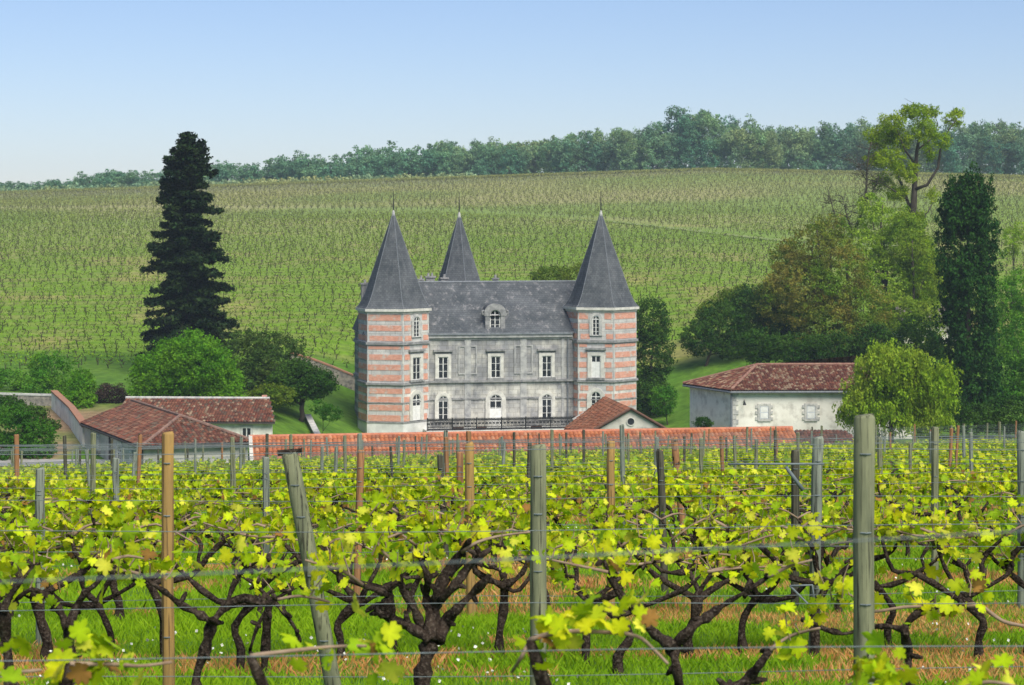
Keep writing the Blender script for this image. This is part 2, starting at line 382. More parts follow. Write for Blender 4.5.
# ------------------------------------------------------------------ clay tile roofs (real half-round columns)
def tile_roof(name, parent, polys, palette, col_w=0.24, row_h=0.36, seed=0, base=(0, 0, 0), amp=.07, var=1.0):
    """polys: list of convex polygons in space (first edge = eave)"""
    rng = np.random.RandomState(seed); V = []; Fq = []; C = []; nv = 0
    pal = np.array(palette)
    base = np.array(base, float)
    for poly in polys:
        p = [np.array(q, float) - base for q in poly]
        e = p[1] - p[0]; L = np.linalg.norm(e); e = e / L
        nrm = np.cross(e, p[2] - p[0]); nrm /= np.linalg.norm(nrm)
        if nrm[2] < 0: nrm = -nrm
        s = np.cross(nrm, e)
        if s[2] < 0: s = -s
        uv = [((q - p[0]) @ e, (q - p[0]) @ s) for q in p]
        umin = min(a for a, b in uv); umax = max(a for a, b in uv)
        nc = max(1, int((umax - umin) / col_w)); w = (umax - umin) / nc
        for k in range(nc):
            u = umin + (k + .5) * w
            ss = []
            for i in range(len(uv)):
                (a0, b0), (a1, b1) = uv[i], uv[(i + 1) % len(uv)]
                if (a0 - u) * (a1 - u) <= 0 and abs(a1 - a0) > 1e-9:
                    ss.append(b0 + (b1 - b0) * (u - a0) / (a1 - a0))
            if len(ss) < 2: continue
            s0, s1 = min(ss), max(ss)
            if s1 - s0 < .05: continue
            nr = max(1, int(round((s1 - s0) / row_h))); hh = (s1 - s0) / nr
            for r in range(nr):
                c = pal[rng.randint(len(pal))] * rng.uniform(1 - .25 * var, 1 + .2 * var)
                a = s0 + r * hh - .02; b = s0 + (r + 1) * hh
                j = rng.normal(0, .006)
                for (sv_, lift) in ((a, .03), (b, .0)):
                    for (du, up) in ((-.5, 0), (-.25, .8), (0, 1), (.25, .8), (.5, 0)):
                        V.append(p[0] + e * (u + du * w + j) + s * sv_ + nrm * (up * amp + lift + .02)); C.append(c)
                for q in range(4): Fq.append([nv + q, nv + q + 1, nv + 6 + q, nv + 5 + q])
                nv += 10
    roof = link(name, np_mesh(name, np.array(V), np.array(Fq), np.array(C)), M['tiles'], parent)
    return roof

def roof_deck(parent, polys, base, dz=.12, mat='dark_wood', name='roof_deck'):
    mb = MB(); b = np.array(base, float)
    for poly in polys: mb.solid([np.array(q, float) - b for q in poly], dz)
    return mb.build(name, M[mat], parent)

RED = [(.46, .165, .070), (.42, .145, .062), (.47, .18, .08), (.36, .13, .065), (.43, .16, .075), (.46, .22, .12), (.31, .13, .075)]
OLD = [(.15, .065, .042), (.12, .055, .04), (.20, .09, .055), (.18, .065, .042), (.13, .095, .068), (.22, .125, .08), (.10, .05, .035)]
MOTT = [(.14, .055, .038), (.11, .045, .034), (.28, .20, .13), (.19, .08, .05), (.12, .05, .034), (.24, .15, .09), (.16, .065, .042)]
BRN = [(.22, .085, .045), (.17, .07, .04), (.27, .11, .06), (.20, .10, .06), (.24, .12, .07)]

# ------------------------------------------------------------------ windows
def arch_pts(w, h, arched, seg=10):
    if not arched: return [(-w / 2, 0), (w / 2, 0), (w / 2, h), (-w / 2, h)]
    r = w / 2; pts = [(-r, 0), (r, 0)]
    for i in range(seg + 1):
        a = math.pi * i / seg; pts.append((r * math.cos(a), h - r + r * math.sin(a)))
    return pts

def ring(mb, outer, inner, y0, y1):
    n = len(outer); vs = []
    for y in (y0, y1):
        vs += [(p[0], y, p[1]) for p in outer] + [(p[0], y, p[1]) for p in inner]
    fs = []
    for i in range(n):
        j = (i + 1) % n
        fs += [(i, j, n + j, n + i), (2 * n + i, 3 * n + i, 3 * n + j, 2 * n + j), (i, 2 * n + i, 2 * n + j, j), (n + i, n + j, 3 * n + j, 3 * n + i)]
    mb.add(vs, fs)

def window(parent, T, w, h, arched=False, rows=4, sur=.28, sur_mat='cream', sill=True, hood=False, name='window', white=False, proud=.14):
    """T maps local (x right, y into wall, z up) to the parent's space; origin at the sill centre on the wall face"""
    fr = MB(T); O = arch_pts(w, h, arched); fw = .07
    I = arch_pts(w - 2 * fw, h - 2 * fw, arched); I = [(a, b + fw) for a, b in I]
    ring(fr, O, I, -.06, .0)
    fr.box(-.04, .04, -.055, -.012, fw, h - fw)
    hh = h - (w / 2 if arched else 0)
    for k in range(1, rows): fr.box(-w / 2 + fw, w / 2 - fw, -.05, -.015, hh * k / rows - .016, hh * k / rows + .016)
    if arched: fr.box(-w / 2 + fw, w / 2 - fw, -.052, -.014, hh - .04, hh + .04)
    if white:
        fr.box(-w / 2 + fw, w / 2 - fw, -.04, -.02, fw, hh * .72)
    wo_ = fr.build(name, M['white_paint'], parent)
    gl = MB(T); gl.prism_xz(arch_pts(w - .04, h - .03, arched), -.012, .02); gl.build('pane', M['glass'], wo_)
    s_ = MB(T); O2 = arch_pts(w + 2 * sur, h + sur, arched); O1 = arch_pts(w + .01, h + .01, arched)
    ring(s_, O2, O1, -proud, .03); 
    so = s_.build('surround', M[sur_mat], wo_)
    t = MB(T)
    if sill: t.box(-w / 2 - sur - .08, w / 2 + sur + .08, -proud - .12, .03, -.2, -.01)
    if t.v: t.build('sill', M['string'], wo_)
    if hood:
        t = MB(T); t.box(-w / 2 - sur - .18, w / 2 + sur + .18, -proud - .16, .03, h + sur + .22, h + sur + .42); t.build('hood', M['string'], wo_)
    return wo_

def frame(o, ang):
    """wall face frame: origin o, outward normal at angle `ang` (0 = towards -y, positive turning to +x)"""
    n_ = Vector((math.sin(ang), -math.cos(ang), 0)); x = Vector((math.cos(ang), math.sin(ang), 0))
    m_ = Matrix.Identity(4)
    m_.col[0][:3] = x; m_.col[1][:3] = -n_; m_.col[2][:3] = (0, 0, 1); m_.col[3][:3] = o
    return m_

# ------------------------------------------------------------------ the chateau
CH = (-1.64, 200.0, -21.0)
ch = thing('chateau', 'stone chateau with pink brick banded towers and slate spires below the vineyard hill', 'chateau', CH, R(10))
TWR = [(-10.15, 1.0), (11.0, 1.0)]
TR = 3.62; TROT = R(8.5)      # one hexagon vertex 8.5 deg right of the facade normal (18.5 deg in the world)
def hexv(c, r, z=None, rot=TROT):
    out = []
    for k in range(6):
        a = rot + k * math.pi / 3
        p = (c[0] + r * math.sin(a), c[1] - r * math.cos(a))
        out.append(p if z is None else (*p, z))
    return out
w_ = MB()
w_.box(-13.05, 13.6, 0, 11, -3, 10.1)
w_.build('wall', M['stone'], ch)
q = MB()
for (x0, x1) in ((-7.0, -6.72), (-3.15, -2.5), (2.5, 3.15), (6.7, 7.0)): q.box(x0, x1, -.08, .02, 1.0, 9.55)
for cx in (-2.82 - 0, 2.82):
    pass
for cx in (-2.0, 2.0): pass
# shallow framed panels between the first-floor windows
for cx in (-2.83, 2.83):
    ring(q, [(cx - .95, 6.1), (cx + .95, 6.1), (cx + .95, 9.0), (cx - .95, 9.0)], [(cx - .8, 6.25), (cx + .8, 6.25), (cx + .8, 8.85), (cx - .8, 8.85)], -.095, -.06)
q.box(-7.2, 7.8, -.10, .03, 9.55, 9.75)
q.box(-7.2, 7.8, -.30, .04, 9.75, 10.12)
q.build('pilasters', M['pilaster'], ch)
c_ = MB(); c_.box(-7.2, 7.9, -.26, .03, 5.3, 5.52); c_.box(-7.2, 7.9, -.12, .03, 3.58, 3.76); c_.build('string_course', M['string'], ch)
for x in (-5.3, 0, 5.2):
    window(ch, frame((x, -.002, 5.72), 0), 1.0, 2.15, rows=3, hood=True, sur=.3)
for x in (-5.3, 5.2):
    window(ch, frame((x, -.002, 1.45), 0), 1.02, 2.55, arched=True, rows=3, sur=.34, sill=False, sur_mat='cream')
window(ch, frame((0, -.002, .75), 0), 1.25, 3.3, arched=True, rows=4, sur=.42, sill=False, name='door', white=True)
# main roof with hipped ends
rf = MB()
e0, e1, el, er, rl, rr = -.35, 11.35, -13.3, 13.95, -11.9, 12.6
ze, zr = 10.14, 15.15
A, B_, C_, D_ = (el, e0, ze), (er, e0, ze), (er, e1, ze), (el, e1, ze)
RL, RR = (rl, 5.5, zr), (rr, 5.5, zr)
rf.add([A, B_, C_, D_, RL, RR], [(0, 1, 5, 4), (1, 2, 5), (2, 3, 4, 5), (3, 0, 4), (3, 2, 1, 0)])
roof = rf.build('roof', M['slate'], ch)
rg = MB(); rg.tube([(rl, 5.5, zr + .02), (rr, 5.5, zr + .02)], .11, 8); rg.box(-7.0, 7.8, -.42, -.28, 10.05, 10.24); rg.build('ridge_flashing', M['lead'], roof)
def chimney(x, y, w, d, z0, z1, pots=1):
    mb = MB(); mb.box(x - w / 2, x + w / 2, y - d / 2, y + d / 2, z0, z1); mb.box(x - w / 2 - .1, x + w / 2 + .1, y - d / 2 - .1, y + d / 2 + .1, z1, z1 + .16)
    for k in range(pots):
        px = x + (k - (pots - 1) / 2) * .4; mb.tube([(px, y, z1 + .16), (px, y, z1 + .5)], [.14, .11], 8)
    mb.build('chimney', M['string'], roof)
chimney(-6.6, 7.0, .45, .45, 13, 15.3); chimney(-5.5, 8.2, .9, .7, 12, 15.55, 2); chimney(-4.0, 8.4, .7, .6, 12, 15.4)
chimney(1.2, 7.3, .55, .5, 13, 15.35); chimney(13.0, 6.5, .8, .7, 10, 15.4, 1); chimney(-12.7, 3.9, .75, .8, 10, 15.0, 1)
# central dormer
dm = MB()
dm.box(-1.0, -.55, .2, 3.0, 10.3, 12.2); dm.box(.55, 1.0, .2, 3.0, 10.3, 12.2); dm.box(-1.15, 1.15, .05, .35, 10.2, 10.42)
ring(dm, [(1.12 * math.cos(math.pi * i / 12), 12.15 + 1.0 * math.sin(math.pi * i / 12)) for i in range(13)] + [(-1.12, 11.9), (1.12, 11.9)],
     [(.55 * math.cos(math.pi * i / 12), 12.0 + .5 * math.sin(math.pi * i / 12)) for i in range(13)] + [(-.55, 11.9), (.55, 11.9)], .14, .5)
for s in (-1, 1): dm.tube([(s * 1.05, .3, 12.0), (s * 1.28, .3, 12.1), (s * 1.3, .3, 12.35), (s * 1.12, .3, 12.45)], .12, 8)
dm.box(-.56, .56, .42, .7, 10.4, 12.6)
dmo = dm.build('dormer', M['string'], roof)
dr = MB(); dr.prism_xz([(1.05, 12.0)] + [(1.05 * math.cos(math.pi * i / 10), 12.12 + .95 * math.sin(math.pi * i / 10)) for i in range(11)] + [(-1.05, 12.0)], .5, 4.2); dr.build('dormer_roof', M['slate'], roof)
window(ch, frame((0, .42, 10.5), 0), 1.0, 2.0, arched=True, rows=3, sur=.06, sill=False, proud=.05)
# towers
TZ = 12.72
def lrp(a, b, t): return (a[0] + (b[0] - a[0]) * t, a[1] + (b[1] - a[1]) * t)
bandz = [(12.2, 11.6), (11.15, 10.6), (10.12, 9.62), (9.1, 8.8), (8.3, 7.75), (7.3, 6.75), (6.3, 5.7), (4.95, 4.45), (4.15, 3.6), (3.35, 2.8), (2.35, 1.75)]
def spire(parent, c, r, z0, h, rot=TROT):
    mb = MB(); rings = [(0, r * 1.07), (.22, r * 1.0), (.7, r * .915), (1.5, r * .81), (h, .10)]
    for i, (dz, rr_) in enumerate(rings): mb.add(hexv(c, rr_, z0 + dz, rot), [])
    nR = len(rings)
    for i in range(nR - 1):
        for k in range(6): mb.f.append([i * 6 + k, i * 6 + (k + 1) % 6, (i + 1) * 6 + (k + 1) % 6, (i + 1) * 6 + k])
    mb.f.append([5, 4, 3, 2, 1, 0]); mb.f.append([(nR - 1) * 6 + k for k in range(6)])
    sp = mb.build('spire', M['slate_spire'], parent)
    l_ = MB()
    for k in range(6):
        a = rot + k * math.pi / 3
        l_.tube([(c[0] + rr_ * 1.0 * math.sin(a), c[1] - rr_ * math.cos(a), z0 + dz + .01) for dz, rr_ in rings], .03, 5)
    l_.build('hip_lead', M['lead'], sp)
    f_ = MB(); z = z0 + h
    f_.tube([(c[0], c[1], z - .3), (c[0], c[1], z - .02), (c[0], c[1], z + .22), (c[0], c[1], z + .42)], [.14, .17, .12, .05], 8)
    f_.build('finial_base', M['trim'], sp)
    f_ = MB(); f_.tube([(c[0], c[1], z + .2), (c[0], c[1], z + 2.3)], [.07, .03], 6)
    for dz, r_ in ((.6, .09), (.95, .07), (1.5, .05)):
        f_.tube([(c[0], c[1], z + dz - r_), (c[0], c[1], z + dz), (c[0], c[1], z + dz + r_)], [.02, r_, .02], 8)
    f_.build('finial', M['iron'], sp)
    return sp
def tower(c, side):
    mb = MB(); mb.prism(hexv(c, TR), -3, TZ)
    t = mb.build('tower', M['stone_tower'], ch)
    p = MB(); p.prism(hexv(c, TR + .07), -3, 1.55); p.build('plinth', M['plinth'], t)
    s = MB(); s.prism(hexv(c, TR + .2), 9.25, 9.5); s.prism(hexv(c, TR + .2), 5.3, 5.52); s.prism(hexv(c, TR + .08), 3.5, 3.62); s.prism(hexv(c, TR + .12), 1.55, 1.7); s.build('string_course', M['string'], t)
    s = MB(); s.prism(hexv(c, TR + .1), TZ - .42, TZ - .22); s.prism(hexv(c, TR + .3), TZ - .22, TZ + .04); s.build('cornice', M['cream'], t)
    b = MB(); V6 = hexv(c, TR + .035); Vi = hexv(c, TR - .05)
    # face k lies between vertex k and k+1
    winface = 0 if side == 'l' else 5
    for k in (5, 0, 4, 1):
        a, b2 = V6[k], V6[(k + 1) % 6]; ai, bi = Vi[k], Vi[(k + 1) % 6]
        segs = [(.045, .955)]
        if k == winface: segs = [(.05, .26), (.76, .95)]
        elif side == 'r' and k == 5: segs = [(.05, .95)]
        for iz, (zt, zb) in enumerate(bandz):
            for (t0, t1) in segs:
                j = ((iz * 7 + k * 3) % 5 - 2) * .012
                if k == winface and 3 > iz and t0 < .2: t1 = .30
                q0, q1, r0, r1 = lrp(a, b2, t0 + j), lrp(a, b2, t1 + j), lrp(ai, bi, t0 + j), lrp(ai, bi, t1 + j)
                b.prism([q0, q1, r1, r0], zb, zt)
    b.build('brick_band', M['brick'], t)
    qn = MB()
    for k in (0, 5, 1):
        a = TROT + k * math.pi / 3
        qn.tube([(c[0] + (TR - .06) * math.sin(a), c[1] - (TR - .06) * math.cos(a), z) for z in (1.7, TZ - .4)], .08, 6)
    qn.build('corner_quoin', M['trim'], t)
    ang = TROT + (winface + .5) * math.pi / 3
    ap = TR * math.cos(math.pi / 6) + .004
    o = lambda z: (c[0] + ap * math.sin(ang), c[1] - ap * math.cos(ang), z)
    wsc = 1.15 if side == 'l' else 1.0
    window(t, frame(o(9.95), ang), .72 * wsc, 2.0, arched=True, rows=4, sur=.28, sur_mat='trim', sill=False)
    window(t, frame(o(5.75), ang), .95 * wsc, 2.2, rows=3, sur=.36, hood=True, white=(side == 'r'))
    window(t, frame(o(1.75), ang), 1.0 * wsc, 2.6, arched=True, rows=3, sur=.4, sill=False, name='door' if side == 'l' else 'window', white=(side == 'l'))
    spire(t, c, TR, TZ + .04, 9.35)
tower(TWR[0], 'l'); tower(TWR[1], 'r')
bc = (-1.8, 12.6)
mb = MB(); mb.prism(hexv(bc, 3.2), -3, 12.6); t3 = mb.build('tower', M['stone'], ch); spire(t3, bc, 3.2, 12.6, 9.4)
# terrace with iron railing
tr = MB(); tr.box(-7.3, 7.5, -3.2, -.0, -3, .65); tr.box(-7.4, 7.6, -3.35, -.0, .65, .85); tr.build('terrace', M['plinth'], ch)
def rail(x0, x1, y):
    mb = MB()
    for z in (.95, 1.02, 1.18, 1.84, 1.9, 2.0): mb.box(x0, x1, y - .03, y + .03, z - .03, z + .03)
    k = 0; x = x0
    while x < x1:
        mb.box(x - .03, x + .03, y - .022, y + .022, .85, 2.0)
        if k % 3 == 1: mb.box(x - .12, x + .12, y - .015, y + .015, 1.45, 1.6)
        x += .12; k += 1
    x = x0
    while x <= x1 + .01: mb.box(x - .05, x + .05, y - .05, y + .05, .85, 2.12); x += 2.45
    return mb
rail(-7.3, 7.45, -3.15).build('railing', M['iron'], ch)
pl = MB()
for x in (-4.2, 3.6, -1.9): pl.box(x - .5, x + .5, -3.0, -2.7, .85, 1.15)
pl.build('planter', M['brick'], ch)
# side wall seen past the left tower: stone brackets
mb = MB()
for z in (8.9, 5.3): mb.box(-13.25, -13.05, 1.5, 10.5, z, z + .35)
mb.build('side_bracket', M['string'], ch)
# downpipe by the right tower
mb = MB(); mb.tube([(7.35, -.12, .9), (7.35, -.12, 9.9)], .07, 6); mb.build('downpipe', M['lead'], ch)

# ------------------------------------------------------------------ long red roofed range in front of the chateau
lb = thing('long_outbuilding', 'long low outbuilding with bright orange red tile roof in front of the chateau', 'outbuilding', (-16.4, 125, -18.5), math.atan2(5.5, 34.7))
L_ = math.hypot(34.7, 5.5)
mb = MB(); mb.box(0.2, L_ - .2, -3.4, 3.4, -1.5, 3.55)
for x0, x1 in ((0.2, .5), (L_ - .5, L_ - .2)): mb.prism([(x0, -3.4), (x1, -3.4), (x1, 3.4), (x0, 3.4)], 3.5, 3.56)
mb.add([(.2, -3.4, 3.5), (.2, 3.4, 3.5), (.2, 0, 5.05), (.5, -3.4, 3.5), (.5, 3.4, 3.5), (.5, 0, 5.05)], [(0, 2, 1), (3, 4, 5), (0, 3, 5, 2), (1, 2, 5, 4)])
mb.add([(L_ - .2, -3.4, 3.5), (L_ - .2, 3.4, 3.5), (L_ - .2, 0, 5.05), (L_ - .5, -3.4, 3.5), (L_ - .5, 3.4, 3.5), (L_ - .5, 0, 5.05)], [(0, 1, 2), (3, 5, 4), (0, 2, 5, 3), (1, 4, 5, 2)])
mb.build('wall', M['plaster'], lb)
zR_, zE = 5.22, 3.45
polys = [[(0, -3.9, zE), (L_, -3.9, zE), (L_, 0, zR_), (0, 0, zR_)], [(L_, 3.9, zE), (0, 3.9, zE), (0, 0, zR_), (L_, 0, zR_)]]
ro = tile_roof('roof', lb, polys, RED, seed=3, col_w=.27, row_h=.5, amp=.10, var=.6)
roof_deck(ro, polys, (0, 0, 0))
mb = MB(); mb.tube([(x, 0, zR_ + .04) for x in np.linspace(0, L_, 40)], .13, 8); mb.build('ridge_tiles', mat_noise('ridge_clay', (.50, .20, .11), (.35, .13, .08), 3), ro)
mb = MB(); mb.add([(-.06, -3.95, zE - .12), (.16, -3.95, zE - .12), (.16, 0, zR_ + .16), (-.06, 0, zR_ + .16), (-.06, -3.95, zE + .2), (.16, -3.95, zE + .2), (.16, 0, zR_ - .1), (-.06, 0, zR_ - .1)],
                  [(4, 5, 2, 3), (0, 4, 3, 7), (1, 6, 2, 5), (0, 1, 5, 4), (0, 7, 6, 1)])
mb.build('verge', M['plaster_grey'], ro)

def poly_building(name, label, base_z, plan, eave_z, roof_polys, palette, wall_mat, seed=0, cat='barn', group=None):
    """plan: world xy corner list; roof_polys: world points; returns (thing, base)"""
    base = (plan[0][0], plan[0][1], base_z)
    t = thing(name, label, cat, base, 0, group)
    mb = MB(); mb.prism([(p[0] - base[0], p[1] - base[1]) for p in plan], -2.0, eave_z - base_z)
    mb.build('wall', M[wall_mat], t)
    r_ = tile_roof('roof', t, roof_polys, palette, seed=seed, base=base)
    roof_deck(r_, roof_polys, base)
    return t, base

def off(poly, k):
    """grow plan outwards from the centroid"""
    c = np.mean(np.array(poly, float), 0); out = []
    for p in poly:
        v = np.array(p, float) - c; l = np.linalg.norm(v); out.append(tuple(c + v * (1 + k / l)))
    return out

# left barn A (hipped, old red brown tiles)
fA = np.array([math.cos(R(25)), math.sin(R(25))]); sA = np.array([-fA[1], fA[0]]); c0 = np.array([-25.8, 140.0])
WA, LA = 7.6, 18.0
plan = [tuple(c0), tuple(c0 + fA * WA), tuple(c0 + fA * WA + sA * LA), tuple(c0 + sA * LA)]
ze, zr = -15.5, -13.95
o4 = off(plan, .55)
pe = [(*p, ze) for p in o4]
r0 = c0 + fA * WA / 2 + sA * 4.2; r1 = c0 + fA * WA / 2 + sA * (LA + .3)
Rr0, Rr1 = (*r0, zr), (*r1, zr)
bA, base = poly_building('stone_barn', 'low hipped barn with dark red mottled tile roof beside the orange roofed range', -18.0, plan, ze - .02,
                   [[pe[3], pe[0], Rr0, Rr1], [pe[0], pe[1], Rr0], [pe[1], pe[2], Rr1, Rr0]], OLD, 'plaster_grey', 5)
mb = MB(); mb.add([tuple(np.array((*plan[2], ze - .1)) - base), tuple(np.array((*plan[3], ze - .1)) - base), tuple(np.array(Rr1) - base - np.array((0, 0, .15)))], [(0, 1, 2)]); mb.build('gable', M['plaster_grey'], bA)
mb = MB(); 
for p in (Rr0,): mb.tube([np.array(pe[0]) - base + np.array((0, 0, .12)), np.array(Rr0) - base + np.array((0, 0, .12)), np.array(Rr1) - base + np.array((0, 0, .12))], .12, 7)
mb.tube([np.array(pe[1]) - base + np.array((0, 0, .12)), np.array(Rr0) - base + np.array((0, 0, .12))], .12, 7)
mb.build('ridge_tiles', mat_noise('old_ridge_clay', (.26, .16, .12), (.14, .09, .07), 3), bA)
mb = MB()
for p, q_ in ((pe[3], pe[0]), (pe[0], pe[1])): mb.tube([np.array(p) - base - np.array((0, 0, .12)), np.array(q_) - base - np.array((0, 0, .12))], .09, 6)
cpn = np.array((*plan[0], 0)) - np.array(base)
mb.tube([(cpn[0] - .05, cpn[1] - .15, -.0), (cpn[0] - .05, cpn[1] - .15, 2.4)], .07, 6)
pp = c0 + sA * 9.5 - fA * .1 - np.array(base[:2]); mb.tube([(pp[0], pp[1], -.2), (pp[0], pp[1], 2.4)], .07, 6)
mb.build('gutter', M['dark_wood'], bA)
aL = -math.pi / 2 + R(25)
for s_, w, h, z in ((13.3, .7, 1.1, .9), (3.4, .7, 1.2, .6)):
    p = c0 + sA * s_ - fA * .003 - np.array(base[:2]); window(bA, frame((p[0], p[1], z), aL), w, h, rows=2, sur=.12, sur_mat='trim', proud=.06)
for s_ in (6.6,):
    p = c0 + sA * s_ - fA * .003 - np.array(base[:2]); window(bA, frame((p[0], p[1], -.3), aL), 1.2, 2.3, arched=True, rows=1, sur=.4, sur_mat='cream', sill=False, name='door', proud=.1)

# left barn B behind
plan = [(-32.5, 165.6), (-19.75, 165.0), (-21.5, 173.4), (-32.2, 174)]
ze, zr = -16.25, -14.75
o4 = [(-32.9, 165.2), (-19.5, 164.5), (-21.3, 173.9), (-32.6, 174.5)]
Rl, Rr_ = (-32.8, 169.8, zr), (-20.5, 169.2, zr)
bB, base = poly_building('farm_cottage', 'low cream walled cottage with mottled red tiles and one small window behind the hipped barn', -18.4, plan, ze - .05,
                   [[(*o4[0], ze), (*o4[1], ze), Rr_, Rl], [(*o4[2], ze), (*o4[3], ze), Rl, Rr_]], OLD[:5] + MOTT[2:4], 'plaster', 6)
mb = MB(); b3 = np.array(base)
mb.add([np.array((*plan[1], ze - .1)) - b3, np.array((*plan[2], ze - .1)) - b3, np.array(Rr_) - b3 - np.array((.2, 0, .12))], [(0, 1, 2)]); mb.build('gable', M['plaster'], bB)
mb = MB(); mb.tube([np.array(Rl) - b3 + np.array((0, 0, .1)), np.array(Rr_) - b3 + np.array((0, 0, .1))], .12, 7); mb.build('ridge_tiles', M['trim'], bB)
window(bB, frame((-21.9 - base[0], 165.1 - base[1] - .003, .85), R(-2.7)), .8, .85, rows=1, sur=.14, proud=.08)
mb = MB(); mb.box(11.3, 11.7, 3.9, 4.4, 3.3, 3.95); mb.build('chimney', M['brick'], bB)

# stone walls on the left with tiled coping
def wall_run(name, label, pts, h, th=.45, mat='rubble', coping='tile', group=None):
    base = (pts[0][0], pts[0][1], float(hz(pts[0][0], pts[0][1])))
    t = thing(name, label, 'wall', base, 0, group)
    mb = MB(); cp = MB()
    for (x0, y0), (x1, y1) in zip(pts[:-1], pts[1:]):
        a = np.array([x0, y0]); b = np.array([x1, y1]); u = (b - a) / np.linalg.norm(b - a); nn = np.array([-u[1], u[0]])
        k = max(2, int(np.linalg.norm(b - a) / 2))
        for i in range(k):
            p, q2 = a + (b - a) * i / k, a + (b - a) * (i + 1) / k
            zp, zq = float(hz(*p)), float(hz(*q2))
            def blk(mbb, th_, z0p, z1p, z0q, z1q):
                vs = []
                for pt, z0, z1 in ((p, z0p, z1p), (q2, z0q, z1q)):
                    for s in (-1, 1):
                        for z in (z0, z1): vs.append((pt[0] + s * nn[0] * th_ - base[0], pt[1] + s * nn[1] * th_ - base[1], z - base[2]))
                mbb.add(vs, [(0, 1, 3, 2), (4, 6, 7, 5), (0, 4, 5, 1), (2, 3, 7, 6), (1, 5, 7, 3), (0, 2, 6, 4)])
            blk(mb, th / 2, zp - 1.5, zp + h, zq - 1.5, zq + h)
            blk(cp, th / 2 + .06, zp + h, zp + h + .16, zq + h, zq + h + .16)
    mb.build('wall', M[mat], t)
    cp.build('coping', mat_noise(name + '_coping', (.36, .16, .09), (.24, .15, .10), 2) if coping == 'tile' else M['trim'], t)
    return t
wall_run('garden_wall', 'pale stone boundary wall with red tiled coping running back from the hipped barn', [(-33.4, 156.6), (-37.0, 168), (-41, 179)], 1.5, mat='plaster')
wall_run('garden_wall', 'low grey rubble wall at the far left edge above the bank', [(-41.3, 181), (-50, 183)], .9, coping='s')
wall_run('garden_wall', 'stone field wall with tiled coping just left of the chateau', [(-24, 217), (-15, 216)], 1.5)
wall_run('garden_wall', 'low dark wall with curved end beside the lawn left of the chateau', [(-19.2, 188), (-17.2, 178), (-15, 172)], .5, coping='s')
wall_run('garden_wall', 'low brown wall capped with tiles between the gabled shed and the white barn', [(11.5, 166), (15.5, 170)], .9)

# ------------------------------------------------------------------ gabled annex with round window in front of the right tower
d1 = 165.0
ap1 = P(631, 409, d1); ap2 = P(604.5, 397, 176.5)
el1 = P(592, 431, d1); 
nn = np.cross(ap2 - ap1, el1 - ap1); ray = P(564, 429, 1.0)
el2 = ray * (nn @ ap1) / (nn @ ray)
er1 = np.array([ap1[0] + (ap1[0] - el1[0]), d1, el1[2]]); er2 = er1 + (ap2 - ap1)
base = (ap1[0], d1, -19.2); b3 = np.array(base)
ax = thing('gabled_annex', 'small brown tiled annex with round window in its gable, below the right tower', 'outbuilding', base)
mb = MB()
w0 = el1 + np.array((.25, .2, 0)) - b3; w1 = er1 + np.array((-.25, .2, 0)) - b3
top = ap1 - b3 + np.array((0, .2, -.12))
prof = [w0 * (1, 1, 0) + (0, 0, -1), w1 * (1, 1, 0) + (0, 0, -1), w1 - (0, 0, .08), top, w0 - (0, 0, .08)]
back = [p + (np.array((ap2[0], ap2[1], 0)) - np.array((ap1[0], ap1[1], 0))) * .95 for p in prof]
nP = 5; mb.add(prof + back, [tuple(range(5)), tuple(range(5, 10))[::-1]] + [(i, nP + i, nP + (i + 1) % 5, (i + 1) % 5) for i in range(5)])
mb.build('wall', M['plaster_grey'], ax)
polys = [[el2, el1, ap1, ap2], [er1, er2, ap2, ap1]]
r_ = tile_roof('roof', ax, polys, BRN, seed=9, base=base); roof_deck(r_, polys, base)
mb = MB(); mb.tube([el1 - b3 + (0, -.03, .02), ap1 - b3 + (0, -.03, .06), er1 - b3 + (0, -.03, .02)], .11, 6); mb.build('verge', mat_noise('brown_verge_tile', (.16, .08, .055), (.10, .06, .045), 3), ax)
oc = ap1 - b3 + np.array((0, .17, -1.05))
mb = MB(); mb.tube([oc + (0, -.02, 0), oc + (0, .05, 0)], .30, 16); ow = mb.build('round_window', M['glass'], ax)
mb = MB(frame(tuple(oc), 0)); cs = lambda r: [(r * math.cos(2 * math.pi * i / 16), r * math.sin(2 * math.pi * i / 16)) for i in range(16)]
ring(mb, cs(.37), cs(.29), -.05, .06); mb.build('surround', M['cream'], ow)

# ------------------------------------------------------------------ white barn on the right
plan = [(18.7, 170), (34.2, 170.6), (34.2, 181), (15.7, 176.6)]
base = (18.7, 170, -18.2); b3 = np.array(base)
ze, zr = -14.05, -12.3
pe = [(18.55, 169.5, ze), (34.7, 170.1, ze), (34.7, 181.5, ze), (15.1, 176.7, ze)]
Rl, Rr_ = (21.4, 175.0, zr), (30.5, 175.4, zr)
bR, base = poly_building('white_barn', 'whitewashed barn with mottled brown hipped tile roof and two shuttered windows', -18.2, plan, ze - .05,
                   [[pe[0], pe[1], Rr_, Rl], [pe[3], pe[0], Rl], [pe[1], pe[2], Rr_], [pe[2], pe[3], Rl, Rr_]], MOTT, 'plaster', 8)
mb = MB(); mb.tube([np.array(Rl) - b3 + (0, 0, .1), np.array(Rr_) - b3 + (0, 0, .1)], .13, 7)
for p, q_ in ((pe[0], Rl), (pe[3], Rl)): mb.tube([np.array(p) - b3 + (0, 0, .1), np.array(q_) - b3 + (0, 0, .1)], .12, 7)
mb.build('ridge_tiles', mat_noise('pale_ridge_clay', (.28, .17, .12), (.18, .08, .06), 3), bR)
